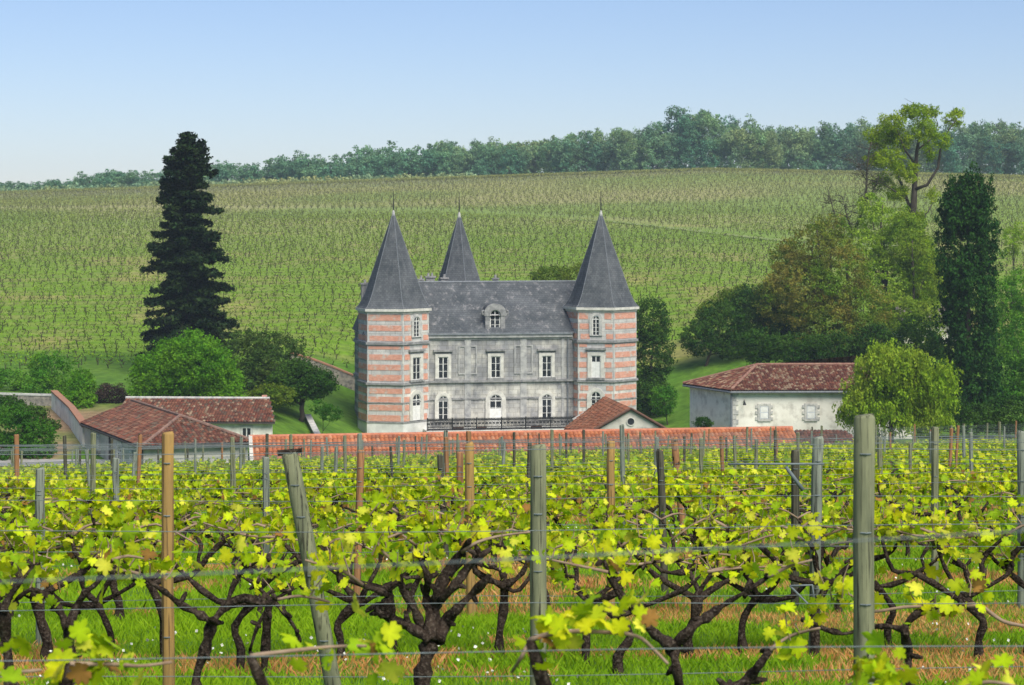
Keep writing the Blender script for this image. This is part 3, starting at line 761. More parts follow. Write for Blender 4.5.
mb = MB(); mb.tube([np.array(pe[0]) - b3 + (0, 0, -.14), np.array(pe[1]) - b3 + (0, 0, -.14)], .09, 6); mb.tube([np.array(pe[0]) - b3 + (0, 0, -.14), np.array(pe[3]) - b3 + (0, 0, -.14)], .09, 6)
mb.tube([(-.05, -.1, 0), (-.05, -.1, 4.0)], .1, 6); mb.build('gutter', M['lead'], bR)
mb = MB(); 
for k in range(10): mb.box(-.06, .55 if k % 2 else .38, -.05, .1, .1 + k * .4, .46 + k * .4)
mb.build('corner_quoin', M['trim'], bR)
mb = MB(); mb.tube([(1.0, -.02, 3.2), (1.0, -.45, 3.35), (1.0, -.6, 3.2)], .04, 6); mb.tube([(1.0, -.6, 3.22), (1.0, -.6, 2.95)], [.05, .16], 8); mb.build('wall_lamp', M['iron'], bR)
for x in (764, 811):
    wx = (x - 512) / 2000 * 170.2 - 18.7; wy = wx * .6 / 15.5
    f_ = frame((wx, wy - .003, 1.72), R(2.2))
    mb = MB(f_); mb.box(-.36, .36, -.05, 0, 0, 1.1); wn = mb.build('window_shutter', M['shutter'], bR)
    mb = MB(f_); ring(mb, [(-.56, -.22), (.56, -.22), (.56, 1.3), (-.56, 1.3)], [(-.37, -.01), (.37, -.01), (.37, 1.11), (-.37, 1.11)], -.09, .02)
    for k in range(3): mb.box(-.75, -.56, -.07, .02, -.1 + k * .5, .15 + k * .5); mb.box(.56, .75, -.07, .02, -.1 + k * .5, .15 + k * .5)
    mb.build('surround', M['trim'], wn)
    mb = MB(f_); mb.box(-.3, .3, -.065, -.052, .06, .5); mb.box(-.3, .3, -.065, -.052, .58, 1.04); mb.build('shutter_panel', M['white_paint'], wn)

# small dark lean-to roof at the right end of the orange roof
a_ = P(792, 427.5, 136); b_ = P(842, 431, 134)
plan = [(a_[0] + .2, 132), (b_[0] + 1, 132), (b_[0] + 1, 137), (a_[0] + .2, 137)]
z_e, z_r = -14.6, -13.85
poly_building('small_shed', 'small shed with dark red brown tiles at the right end of the orange roof', -17.8, plan, z_e,
              [[(a_[0], 131.6, z_e), (b_[0] + 1.4, 131.6, z_e), (b_[0] + .2, 134.6, z_r), (a_[0], 134.6, z_r)], [(b_[0] + 1.4, 137.5, z_e), (a_[0], 137.5, z_e), (a_[0], 134.6, z_r), (b_[0] + .2, 134.6, z_r)]], OLD[:4], 'plaster_grey', 4, cat='shed')
# house glimpsed between the trees on the right
plan = [(45.5, 232), (52, 232), (52, 240), (45.5, 240)]
zb = float(hz(48, 236)); 
poly_building('hill_house', 'grey roofed house glimpsed between the trees behind the white barn', zb, plan, -11.4,
              [[(45, 231.5, -11.3), (52.5, 231.5, -11.3), (52.5, 236, -9.2), (45, 236, -9.2)], [(52.5, 240.5, -11.3), (45, 240.5, -11.3), (45, 236, -9.2), (52.5, 236, -9.2)]], [(.22, .20, .19), (.28, .25, .22), (.18, .15, .14)], 'plaster', 4, cat='house')

# ------------------------------------------------------------------ foliage tools
def quads(cen, size, rng, aspect=1.0, up=None, nbias=None, droop=0):
    """random oriented quads at cen; returns verts (4n,3) and faces"""
    n_ = len(cen)
    a = rng.normal(size=(n_, 3)); 
    if nbias is not None: a = a + nbias
    a /= np.linalg.norm(a, axis=1)[:, None] + 1e-9
    b = rng.normal(size=(n_, 3))
    if up is not None: b = b * .35 + np.array(up)
    b -= a * (a * b).sum(1)[:, None]; b /= np.linalg.norm(b, axis=1)[:, None] + 1e-9
    c = np.cross(a, b); s = (np.ones(n_) * size) * rng.uniform(.6, 1.35, n_)
    hb = b * (s * aspect / 2)[:, None]; hc = c * (s / 2)[:, None]
    v = np.stack([cen - hb, cen + hc * .9 + hb * .1, cen + hb, cen - hc * .9 + hb * .1], 1).reshape(-1, 3)
    f = np.arange(n_ * 4).reshape(n_, 4)
    return v, f

def crown_pts(blobs, rng, n_clump, clump_r, per, flat=.7, inner=.5):
    B = np.array(blobs, float)
    wgt = (B[:, 3] * B[:, 4] * B[:, 5]) ** (2 / 3); wgt /= wgt.sum()
    k = rng.choice(len(B), n_clump, p=wgt)
    d = rng.normal(size=(n_clump, 3)); d /= np.linalg.norm(d, axis=1)[:, None]
    r = rng.uniform(inner, 1.03, n_clump) ** .7
    c = B[k, :3] + d * B[k, 3:6] * r[:, None]
    cr = clump_r * rng.uniform(.6, 1.4, n_clump)
    dd = rng.normal(size=(n_clump, per, 3)); dd /= np.linalg.norm(dd, axis=2)[..., None]
    rr_ = rng.uniform(0, 1, (n_clump, per, 1)) ** .45
    pts = c[:, None] + dd * rr_ * cr[:, None, None] * np.array([1, 1, flat])
    out = (dd * .6 + d[:, None] * .8).reshape(-1, 3)
    tone = np.repeat(rng.uniform(.78, 1.2, n_clump), per)
    return pts.reshape(-1, 3), out, tone

def tint(tone, rng, hue=.08):
    n_ = len(tone); h_ = rng.uniform(-hue, hue, n_); t = tone * rng.uniform(.85, 1.15, n_)
    return np.stack([t * (1 + h_), t, t * (1 - h_)], 1)

def limbs(mb, base, blobs, r0, rng, n_=None, rise=.45):
    ks = list(range(len(blobs))) if n_ is None else list(rng.choice(len(blobs), min(n_, len(blobs)), False))
    topz = max(b[2] for b in blobs); cx = np.mean([b[0] for b in blobs]); cy = np.mean([b[1] for b in blobs])
    tp = np.array([cx, cy, topz]); b0 = np.array(base, float)
    pts = [b0 + (tp - b0) * t + rng.normal(0, .12 * r0 * 4, 3) * (t > 0) * (t < 1) * (1, 1, .2) for t in np.linspace(0, 1, 8)]
    mb.tube(pts, list(np.linspace(r0, r0 * .2, 8)), 9)
    for k in ks:
        e = np.array(blobs[k][:3]); t = rise + .25 * rng.rand()
        s = b0 + (tp - b0) * t * min(1, max(.3, (e[2] - b0[2]) / (topz - b0[2]))); mid = (s + e) / 2 + rng.normal(0, .3, 3) + (0, 0, -.1)
        mb.tube([s, s + (mid - s) * .5 + rng.normal(0, .1, 3), mid, e], [r0 * .45, r0 * .36, r0 * .26, r0 * .1], 6)

def tree(name, label, cat, base_xy, blobs, mat, n_clump=500, clump_r=.6, per=26, leaf=.22, seed=0, r0=.25, group=None, flat=.7, inner=.5, aspect=1, up=None, zb=None, bmat='tree_bark', sink=0):
    """blobs in world coordinates"""
    rng = np.random.RandomState(seed)
    z = float(hz(*base_xy)) if zb is None else zb
    base = np.array([base_xy[0], base_xy[1], z])
    t = thing(name, label, cat, base, 0, group)
    bl = [(b[0] - base[0], b[1] - base[1], b[2] - base[2], b[3], b[4], b[5]) for b in blobs]
    pts, out, tone = crown_pts(bl, rng, n_clump, clump_r, per, flat, inner)
    v, f = quads(pts, leaf, rng, aspect, up, nbias=out * .8)
    cols = np.repeat(tint(tone, rng), 4, 0)
    link('crown', np_mesh('crown', v, f, cols), mat, t)
    mb = MB(); limbs(mb, (0, 0, -.3), bl, r0, rng, min(10, len(bl))); mb.build('trunk', M[bmat], t, True)
    return t

def pblob(px, py, d, rpx, rpy, depth=None, dd=0):
    c = P(px, py, d + dd); s = (d + dd) / FPX; rx = rpx * s; rz_ = rpy * s
    return (c[0], c[1], c[2], rx, (depth if depth else rx), rz_)

M['leaf_round'] = mat_leaf('linden_leaf', (.075, .22, .008), (.12, .27, .012), .4)
M['leaf_dark'] = mat_leaf('dark_leaf', (.022, .068, .006), (.045, .10, .010), .4, trans=.2)
M['leaf_fir'] = mat_leaf('fir_needle', (.008, .022, .006), (.020, .038, .009), .6, trans=.08)
M['leaf_olive'] = mat_leaf('olive_leaf', (.09, .165, .012), (.15, .20, .018), .3)
M['leaf_red'] = mat_leaf('mixed_red_green_leaf', (.11, .20, .012), (.21, .19, .03), .3)
M['leaf_lime'] = mat_leaf('lime_leaf', (.19, .33, .015), (.29, .41, .04), .3)
M['leaf_sparse'] = mat_leaf('sparse_yellow_leaf', (.19, .31, .008), (.28, .37, .015), .3)
M['leaf_willow'] = mat_leaf('willow_leaf', (.21, .34, .015), (.30, .40, .03), .3)
M['leaf_poplar'] = mat_leaf('cypress_leaf', (.014, .056, .007), (.028, .082, .010), .5, trans=.12)
M['leaf_wood'] = mat_leaf('wood_leaf', (.095, .23, .12), (.19, .30, .11), .04, trans=.25)
M['leaf_shrub'] = mat_leaf('shrub_leaf', (.035, .12, .008), (.065, .18, .012), .5)
M['leaf_mid'] = mat_leaf('mid_green_leaf', (.06, .19, .012), (.11, .25, .016), .4)

# tall fir on the left
def fir():
    rng = np.random.RandomState(11)
    bx, by = P(188, 0, 210)[0], 210.0; z0 = float(hz(bx, by)); t = thing('fir_tree', 'tall dark fir rising above the left hillside vines', 'tree', (bx, by, z0))
    H = 9.5 - z0
    pts, nb, sz = [], [], []
    mb = MB(); mb.tube([(0, 0, -.3), (.1, 0, H * .4), (-.05, 0, H * .8), (0, 0, H * .99)], [.55, .38, .16, .04], 9)
    prof_h = [0, .1, .25, .4, .5, .6, .7, .8, .88, .94, 1.0]; prof_r = [4.7, 5.2, 5.1, 4.5, 4.2, 3.7, 3.5, 2.7, 2.8, 2.0, .5]
    lev = .03
    while lev < .995:
        nb_ = rng.randint(7, 10); r_ = np.interp(lev, prof_h, prof_r)
        a0 = rng.rand() * 7
        for k in range(nb_):
            a = a0 + 2 * math.pi * k / nb_ + rng.normal(0, .2); L = r_ * rng.uniform(.62, 1.14)
            if rng.rand() < .08: L *= 1.2
            if rng.rand() < .22: L *= .5
            z = lev * H + rng.normal(0, .2); droop = .28 + .35 * (1 - lev)
            dx, dy = math.cos(a), math.sin(a); m_ = int(34 + 52 * L)
            t_ = rng.uniform(.12, 1, m_) ** .8
            wid = (.12 + .42 * t_ * (1.15 - t_) * 2) * (.6 + .25 * L)
            lat = rng.normal(0, .5, m_) * wid
            zz = z - droop * L * t_ + .32 * L * t_ ** 3 * .6 - np.abs(rng.normal(0, .16, m_)) - .25 * np.abs(lat)
            pts.append(np.stack([dx * L * t_ - dy * lat, dy * L * t_ + dx * lat, zz], 1))
            nb.append(np.tile([dx * .3, dy * .3, 1.6], (m_, 1)))
            if k % 2 == 0: mb.tube([(0, 0, z), (dx * L * .5, dy * L * .5, z - droop * L * .45), (dx * L * .9, dy * L * .9, z - droop * L * .72)], [.07, .045, .015], 4, False)
        lev += .026
    # second leader
    for zz in np.linspace(.9, .985, 7):
        r_ = np.interp(zz, [.9, .985], [1.3, .5]); m_ = 50; a = rng.rand(m_) * 6.28; rr_ = r_ * rng.rand(m_) ** .6
        pts.append(np.stack([1.35 + np.cos(a) * rr_, np.sin(a) * rr_, zz * H * .985 - .3 * rr_ + rng.normal(0, .15, m_)], 1)); nb.append(np.tile([0, 0, 1.5], (m_, 1)))
    pts = np.concatenate(pts); nb = np.concatenate(nb)
    pts = np.repeat(pts, 2, 0) + rng.normal(0, .12, (len(pts) * 2, 3)); nb = np.repeat(nb, 2, 0)
    v, f = quads(pts, .24, rng, 1.9, None, nb)
    v += 0
    link('crown', np_mesh('crown', v, f, np.repeat(tint(rng.uniform(.5, 1.6, len(pts)), rng), 4, 0)), M['leaf_fir'], t)
    mb.build('trunk', M['tree_bark'], t, True)
fir()

def xy(px, d): return ((px - 512) / FPX * d, d)
tree('round_tree', 'dense round bright green tree in front of the tall fir', 'tree', xy(187, 180),
     [pblob(185, 372, 180, 52, 34, 5), pblob(160, 378, 180, 30, 26, 4), pblob(213, 376, 180, 30, 28, 4), pblob(187, 352, 180, 32, 22, 4), pblob(150, 392, 179, 20, 14, 3), pblob(222, 392, 179, 22, 14, 3), pblob(200, 362, 178, 30, 26, 4)],
     M['leaf_round'], 1500, .5, 26, .19, 1, .3)
tree('olive_tree', 'dull olive green tree between the round tree and the dark yew', 'tree', xy(262, 194),
     [pblob(248, 358, 196, 32, 28, 3.5), pblob(278, 362, 194, 32, 28, 3.5), pblob(245, 382, 193, 28, 26, 3), pblob(262, 343, 196, 24, 14, 3), pblob(285, 385, 192, 28, 22, 3)], mat_leaf('dull_leaf', (.045, .095, .014), (.08, .13, .02), .4), 800, .55, 24, .2, 2, .25)
tree('yew_tree', 'dark low spreading yew beside the lawn left of the chateau', 'tree', xy(300, 186),
     [pblob(300, 382, 186, 32, 20, 3), pblob(318, 384, 186, 19, 15, 2.5), pblob(285, 388, 185, 20, 16, 2.5), pblob(298, 368, 187, 18, 9, 2.5)], M['leaf_dark'], 700, .42, 24, .17, 3, .28)
tree('garden_shrub', 'olive shrub at the foot of the dark yew, left side', 'shrub', xy(272, 180), [pblob(272, 396, 180, 24, 12, 2)], M['leaf_olive'], 260, .35, 22, .16, 33, .06)
tree('garden_shrub', 'small bright shrub on the lawn left of the chateau', 'shrub', xy(322, 178), [pblob(318, 407, 178, 9, 7, .8), pblob(330, 413, 177, 12, 9, 1)], M['leaf_shrub'], 130, .25, 20, .12, 4, .04)
tree('tall_shrub', 'tall grey green shrub at the left above the garden wall', 'shrub', xy(54, 186),
     [pblob(52, 372, 186, 22, 22, 2.2), pblob(40, 366, 186, 12, 16, 1.5), pblob(66, 382, 185, 18, 22, 2), pblob(60, 398, 184, 30, 16, 2), pblob(38, 385, 184, 14, 18, 2)], M['leaf_mid'], 420, .4, 22, .17, 5, .12)
tree('tall_shrub', 'rounded green shrub next to the barn roof at the left', 'shrub', xy(80, 181), [pblob(82, 385, 181, 14, 16, 1.5), pblob(78, 402, 180, 18, 14, 1.6)], M['leaf_round'], 300, .35, 22, .16, 6, .1)
tree('brown_bush', 'brown leafless bush behind the hipped barn roof', 'shrub', xy(110, 184), [pblob(110, 396, 184, 20, 12, 1.5)], mat_leaf('brown_twigs', (.05, .035, .025), (.03, .022, .018), .5, trans=.05), 260, .4, 22, .13, 7, .08)
tree('corner_bush', 'dark rounded bush at the left edge beside the vineyard', 'shrub', xy(26, 152), [pblob(8, 428, 152, 30, 24, 2.5), pblob(38, 437, 152, 18, 16, 1.8), pblob(5, 450, 151, 30, 18, 2), pblob(40, 452, 151, 14, 12, 1.5)], M['leaf_shrub'], 700, .35, 24, .16, 8, .12)
tree('corner_bush', 'broad dark shrub against the rubble wall at the left edge', 'shrub', xy(22, 172), [pblob(6, 412, 172, 22, 16, 2), pblob(30, 420, 170, 18, 16, 2), pblob(50, 428, 166, 10, 9, 1.2)], M['leaf_dark'], 520, .35, 24, .16, 181, .1)
tree('bank_bush', 'bright green low bush on the bank at the left edge', 'shrub', xy(14, 195), [pblob(8, 382, 195, 30, 14, 2), pblob(28, 388, 194, 16, 12, 2)], M['leaf_mid'], 280, .4, 22, .17, 81, .07)

# right of the chateau
tree('woodland_tree', 'mid green tree immediately behind the right tower', 'tree', xy(650, 214),
     [pblob(650, 322, 214, 20, 26, 2.5), pblob(655, 355, 213, 20, 28, 2.5), pblob(648, 390, 212, 18, 22, 2.5), pblob(660, 400, 211, 14, 16, 2)], M['leaf_dark'], 760, .5, 24, .19, 9, .22)
tree('woodland_tree', 'pale drooping young tree on the lawn beside the right tower', 'tree', xy(668, 205), [pblob(664, 400, 205, 14, 16, 1.4)], M['leaf_mid'], 160, .35, 20, .16, 10, .07)
tree('woodland_tree', 'low dark green bushy tree at the left end of the right hand grove', 'tree', xy(705, 222),
     [pblob(700, 338, 222, 20, 18, 2.5), pblob(722, 325, 224, 28, 26, 3), pblob(735, 345, 222, 22, 14, 3)], M['leaf_dark'], 560, .55, 24, .2, 12, .2)
tree('woodland_tree', 'dark green tree behind the white barn roof', 'tree', xy(765, 226),
     [pblob(760, 325, 226, 34, 34, 3.5), pblob(780, 310, 228, 30, 30, 3.5), pblob(750, 305, 228, 22, 20, 3), pblob(795, 340, 225, 30, 22, 3)], M['leaf_dark'], 950, .6, 24, .21, 13, .3)
tree('chestnut_tree', 'large olive tree with rusty red new leaves behind the white barn', 'tree', xy(828, 224),
     [pblob(812, 248, 224, 30, 28, 4), pblob(832, 230, 226, 22, 16, 3), pblob(800, 285, 222, 34, 34, 4), pblob(840, 275, 222, 34, 36, 4), pblob(862, 310, 221, 30, 34, 4), pblob(825, 325, 220, 40, 30, 4), pblob(790, 262, 225, 22, 20, 3), pblob(778, 300, 222, 24, 26, 3), pblob(815, 300, 219, 34, 34, 3)],
     M['leaf_red'], 1500, .6, 26, .21, 14, .4)
tree('flowering_tree', 'fresh lime green tree with white blossom against the hillside', 'tree', xy(885, 230),
     [pblob(880, 225, 231, 24, 20, 3), pblob(862, 250, 229, 24, 20, 3), pblob(895, 250, 229, 26, 24, 3), pblob(870, 205, 232, 14, 10, 2), pblob(885, 282, 228, 32, 26, 3.5), pblob(905, 305, 227, 26, 26, 3)],
     M['leaf_lime'], 900, .5, 24, .2, 15, .3, inner=.6)
tree('woodland_tree', 'low dark thicket immediately behind the white barn ridge', 'tree', xy(800, 206), [pblob(760, 346, 208, 22, 18, 2.5), pblob(795, 350, 206, 30, 16, 2.5), pblob(835, 350, 206, 30, 18, 2.5), pblob(872, 345, 206, 24, 22, 2.5)], M['leaf_dark'], 900, .5, 24, .2, 113, .2)
# tall sparse tree with visible limbs
def sparse_tree():
    d = 236; bx, by = xy(912, d); z0 = float(hz(bx, by)); t = thing('tall_old_tree', 'tallest yellow green tree on the right with twisting limbs showing through', 'tree', (bx, by, z0))
    b3 = np.array([bx, by, z0]); rng = np.random.RandomState(21)
    Q = lambda px, py, dd=0: P(px, py, d + dd) - b3
    mb = MB()
    mb.tube([(0, 0, -.3), Q(913, 300), Q(911, 240), Q(914, 200), Q(915, 178), Q(917, 150), Q(921, 128), Q(924, 115)], [.7, .6, .5, .38, .3, .2, .12, .05], 9)
    L = [([Q(912, 215), Q(904, 190, 1), Q(893, 165, 1.5), Q(884, 148, 2), Q(875, 140, 2)], .24), ([Q(913, 190), Q(927, 185, -1), Q(938, 168, -1), Q(941, 145, -1), Q(950, 128, -1.5), Q(956, 120, -1.5)], .22),
         ([Q(916, 165), Q(905, 150, -2), Q(898, 132, -2), Q(893, 120, -2)], .15), ([Q(917, 150), Q(930, 140, 2), Q(938, 125, 2), Q(934, 112, 2)], .12), ([Q(908, 200), Q(893, 190, -2), Q(880, 182, -2)], .13),
         ([Q(913, 225), Q(928, 212, 2), Q(934, 200, 2)], .14), ([Q(893, 165, 1.5), Q(880, 162, 2), Q(872, 160, 2)], .08)]
    for pl_, r in L: mb.tube(pl_, list(np.linspace(r, r * .2, len(pl_))), 6)
    bl = [(893, 122, 12, 9), (915, 112, 16, 7), (880, 137, 14, 11), (900, 140, 14, 10), (925, 130, 12, 12), (953, 121, 9, 8), (943, 140, 7, 9), (874, 160, 9, 7), (889, 160, 14, 10), (905, 172, 12, 10), (881, 182, 10, 8), (930, 150, 8, 10),
          (897, 193, 10, 8), (932, 196, 6, 8), (958, 112, 5, 5), (932, 112, 8, 5)]
    for _ in range(40):
        k = rng.randint(len(bl)); a = Q(*bl[k][:2]); e = a + rng.normal(0, 1.0, 3); mb.tube([a, (a + e) / 2 + rng.normal(0, .2, 3), e], [.05, .035, .012], 4, False)
    mb.build('trunk', M['tree_bark'], t, True)
    B = [(*Q(a, b, rng.uniform(-2.5, 2.5)), c * d / FPX, c * d / FPX, e * d / FPX) for a, b, c, e in bl]
    pts, out, tone = crown_pts([(b[0],b[1],b[2],b[3]*1.2,b[4]*1.2,b[5]*1.2) for b in B], rng, 1350, .38, 22, .8, .25)
    v, f = quads(pts, .17, rng, 1, None, out * .4)
    link('crown', np_mesh('crown', v, f, np.repeat(tint(tone, rng), 4, 0)), M['leaf_sparse'], t)
    B = [(*Q(a, b), c * d / FPX, c * d / FPX, e * d / FPX) for a, b, c, e in ((913, 225, 13, 18), (918, 255, 20, 22), (922, 290, 22, 26), (908, 318, 22, 20))]
    pts, out, tone = crown_pts(B, rng, 900, .5, 24, 1, .4)
    v, f = quads(pts, .2, rng, 1.3, (0, 0, 1), out * .5)
    link('ivy', np_mesh('ivy', v, f, np.repeat(tint(tone, rng), 4, 0)), M['leaf_sparse'], t)
sparse_tree()
def bare_tree():
    d = 233; bx, by = xy(852, d); z0 = float(hz(bx, by)); t = thing('bare_tree', 'thin nearly leafless tree with grey twigs left of the tallest tree', 'tree', (bx, by, z0))
    b3 = np.array([bx, by, z0]); rng = np.random.RandomState(31); mb = MB(); ends = []
    Q = lambda px, py, dd=0: P(px, py, d + dd) - b3
    mains = [([(0, 0, -.2), Q(846, 250), Q(858, 222), Q(866, 200), Q(867, 170), Q(869, 150), Q(872, 142)], .22), ([Q(848, 248), Q(838, 225), Q(832, 205), Q(828, 190)], .11), ([Q(852, 235), Q(846, 212), Q(842, 196)], .10), ([Q(866, 180), Q(858, 165), Q(848, 160)], .06), ([Q(866, 200), Q(876, 186), Q(879, 176)], .08)]
    for pl_, r in mains:
        mb.tube(pl_, list(np.linspace(r, r * .25, len(pl_))), 6)
        for _ in range(22):
            k = rng.randint(1, len(pl_)); a = pl_[k] + (pl_[k - 1] - pl_[k]) * rng.rand(); a = np.array(a); e = a + np.array([rng.normal(0, .9), rng.normal(0, .7), rng.uniform(.1, .9)])
            m_ = (a + e) / 2 + rng.normal(0, .12, 3); mb.tube([a, m_, e], [.045, .03, .01], 4, False)
            for _ in range(3):
                e2 = m_ + rng.normal(0, .55, 3) + (0, 0, .1); mb.tube([m_, e2], [.022, .008], 3, False); ends.append(e2)
            ends.append(e)
    mb.build('trunk', M['tree_bark'], t, True)
    E = np.array(ends); E = np.repeat(E, 7, 0) + rng.normal(0, .22, (len(E) * 7, 3)); v, f = quads(E, .10, rng)
    link('crown', np_mesh('crown', v, f, np.repeat(tint(np.ones(len(E)), rng), 4, 0)), mat_leaf('budding_twig', (.10, .11, .055), (.13, .12, .07), .5), t)
bare_tree()
# columnar cypress / poplar on the right
def column():
    d = 186; bx, by = xy(968, d); z0 = float(hz(bx, by)); rng = np.random.RandomState(41)
    t = thing('columnar_tree', 'tall dark green narrow columnar tree on the right', 'tree', (bx, by, z0)); b3 = np.array([bx, by, z0])
    ys = [163, 175, 190, 210, 240, 280, 330, 380, 425]; ws = [4, 13, 22, 29, 33, 35, 37, 37, 33]
    bl = []
    for _ in range(115):
        py = rng.uniform(190, 425); w = np.interp(py, ys, ws); a = rng.rand() * 6.28; rr_ = rng.uniform(.45, .8) * w
        c = P(968 + rr_ * math.cos(a), py, d + rr_ * math.sin(a) * d / FPX) - b3
        s = rng.uniform(.8, 1.3); bl.append((*c, s * .85, s * .8, s * rng.uniform(1.4, 2.4)))
    bl += [(*(P(968, 170, d) - b3), .7, .7, 1.0), (*(P(973, 182, d) - b3), 1.2, 1.2, 1.4), (*(P(964, 190, d) - b3), 1.5, 1.5, 1.5), (*(P(972, 205, d) - b3), 1.9, 1.9, 1.8)]
    for py in range(200, 425, 22): bl.append((*(P(968, py, d) - b3), 2.0, 2.0, 2))
    pts, out, tone = crown_pts(bl, rng, 3000, .34, 24, 1.3, .55)
    v, f = quads(pts, .17, rng, 1.5, (0, 0, 1), out)
    link('crown', np_mesh('crown', v, f, np.repeat(tint(tone, rng), 4, 0)), M['leaf_poplar'], t)
    mb = MB(); mb.tube([(0, 0, -.3), (0, 0, 8), (0, 0, 23)], [.35, .25, .05], 8); mb.build('trunk', M['tree_bark'], t, True)
column()
# willow
def willow():
    d = 163; bx, by = xy(892, d); z0 = float(hz(bx, by)); rng = np.random.RandomState(51)
    t = thing('willow_tree', 'pale yellow green weeping willow beside the white barn', 'tree', (bx, by, z0)); b3 = np.array([bx, by, z0])
    bl = [tuple(np.array(pblob(*a)) - np.array([*b3, 0, 0, 0])) for a in ((884, 366, d, 26, 22, 2.2), (910, 374, d, 28, 24, 2.5), (872, 392, d, 20, 22, 2), (928, 384, d, 18, 24, 2), (892, 408, d, 36, 20, 2.5), (920, 412, d, 28, 18, 2.2), (876, 350, d, 11, 10, 1.5), (862, 412, d, 14, 14, 1.5))]
    pts, out, tone = crown_pts([(b[0] + rng.normal(0, .5), b[1], b[2] + rng.normal(0, .4), b[3] * q, b[4] * q, b[5] * q) for b in bl for q in (.5, .75, 1.15)], rng, 760, .5, 8, 1, .3)
    m_ = 9; ln = rng.uniform(.2, 1.1, len(pts))
    k = np.linspace(0, 1, m_)
    P2 = pts[:, None] + np.stack([np.outer(out[:, 0] * .15, k), np.outer(out[:, 1] * .15, k), -np.outer(ln, k ** 1.3)], -1) + rng.normal(0, .06, (len(pts), m_, 3))
    tone2 = np.repeat(tone, m_); P2 = P2.reshape(-1, 3)
    v, f = quads(P2, .13, rng, 2.0, (0, 0, 1))
    link('crown', np_mesh('crown', v, f, np.repeat(tint(tone2, rng), 4, 0)), M['leaf_willow'], t)
    mb = MB(); limbs(mb, (0, 0, -.3), bl, .25, rng, 7); mb.build('trunk', M['tree_bark'], t, True)
willow()
tree('grove_tree', 'dark green tree filling the gap behind the willow', 'tree', xy(925, 196), [pblob(915, 345, 196, 26, 28, 3), pblob(938, 375, 196, 24, 40, 3), pblob(905, 400, 195, 22, 26, 3)], M['leaf_dark'], 560, .55, 24, .2, 61, .25)
tree('grove_tree', 'bright green leafy tree at the right edge behind the columnar tree', 'tree', xy(1012, 200), [pblob(1005, 365, 200, 26, 36, 3), pblob(1024, 345, 200, 26, 36, 3), pblob(1010, 405, 198, 30, 26, 3), pblob(1030, 390, 198, 26, 40, 3)], M['leaf_mid'], 800, .55, 24, .2, 62, .28)
tree('grove_tree', 'green tree high at the right edge by the field boundary', 'tree', xy(1012, 226), [pblob(1000, 300, 226, 24, 24, 3), pblob(1024, 292, 226, 24, 26, 3), pblob(1010, 325, 225, 30, 20, 3)], M['leaf_round'], 520, .55, 22, .2, 63, .25)
tree('grove_tree', 'pale small tree standing alone in the field at the right edge', 'tree', xy(1014, 262), [pblob(1012, 240, 262, 12, 14, 1.6), pblob(1020, 232, 262, 8, 10, 1.4), pblob(1008, 252, 262, 10, 6, 1.4)], M['leaf_lime'], 110, .4, 20, .2, 64, .12)
tree('hedge_bush', 'dark leafy undergrowth between the willow and the right edge of the picture', 'shrub', xy(960, 172), [pblob(930, 412, 172, 26, 20, 2), pblob(970, 418, 171, 32, 16, 2), pblob(1010, 416, 171, 30, 20, 2), pblob(870, 424, 176, 24, 14, 2)], M['leaf_dark'], 1000, .4, 24, .16, 161, .1)
tree('grove_tree', 'yellow green leafy tree filling the grove between the rusty tree and the columnar tree', 'tree', xy(915, 226), [pblob(905, 240, 227, 20, 34, 3), pblob(925, 275, 226, 18, 34, 3), pblob(895, 315, 222, 30, 26, 3), pblob(925, 325, 222, 20, 24, 3)], mat_leaf('soft_green_leaf', (.12, .22, .012), (.20, .28, .025), .3), 900, .5, 24, .2, 162, .25)
tree('field_bush', 'olive bush showing above the ridge of the chateau roof', 'shrub', xy(560, 238), [pblob(552, 276, 238, 20, 10, 2), pblob(580, 275, 238, 18, 11, 2)], M['leaf_olive'], 300, .5, 22, .18, 65, .1)
tree('garden_shrub', 'small dark round bush at the left foot of the white barn', 'shrub', xy(700, 171), [pblob(703, 423, 171, 9, 6, .8)], M['leaf_dark'], 80, .25, 20, .12, 66, .04)
tree('field_bush', 'dark hedge clump below the hillside on the right edge of the grove', 'shrub', xy(760, 229), [pblob(740, 300, 232, 26, 14, 2.5), pblob(715, 312, 232, 18, 12, 2.5)], M['leaf_olive'], 420, .5, 22, .2, 67, .1)

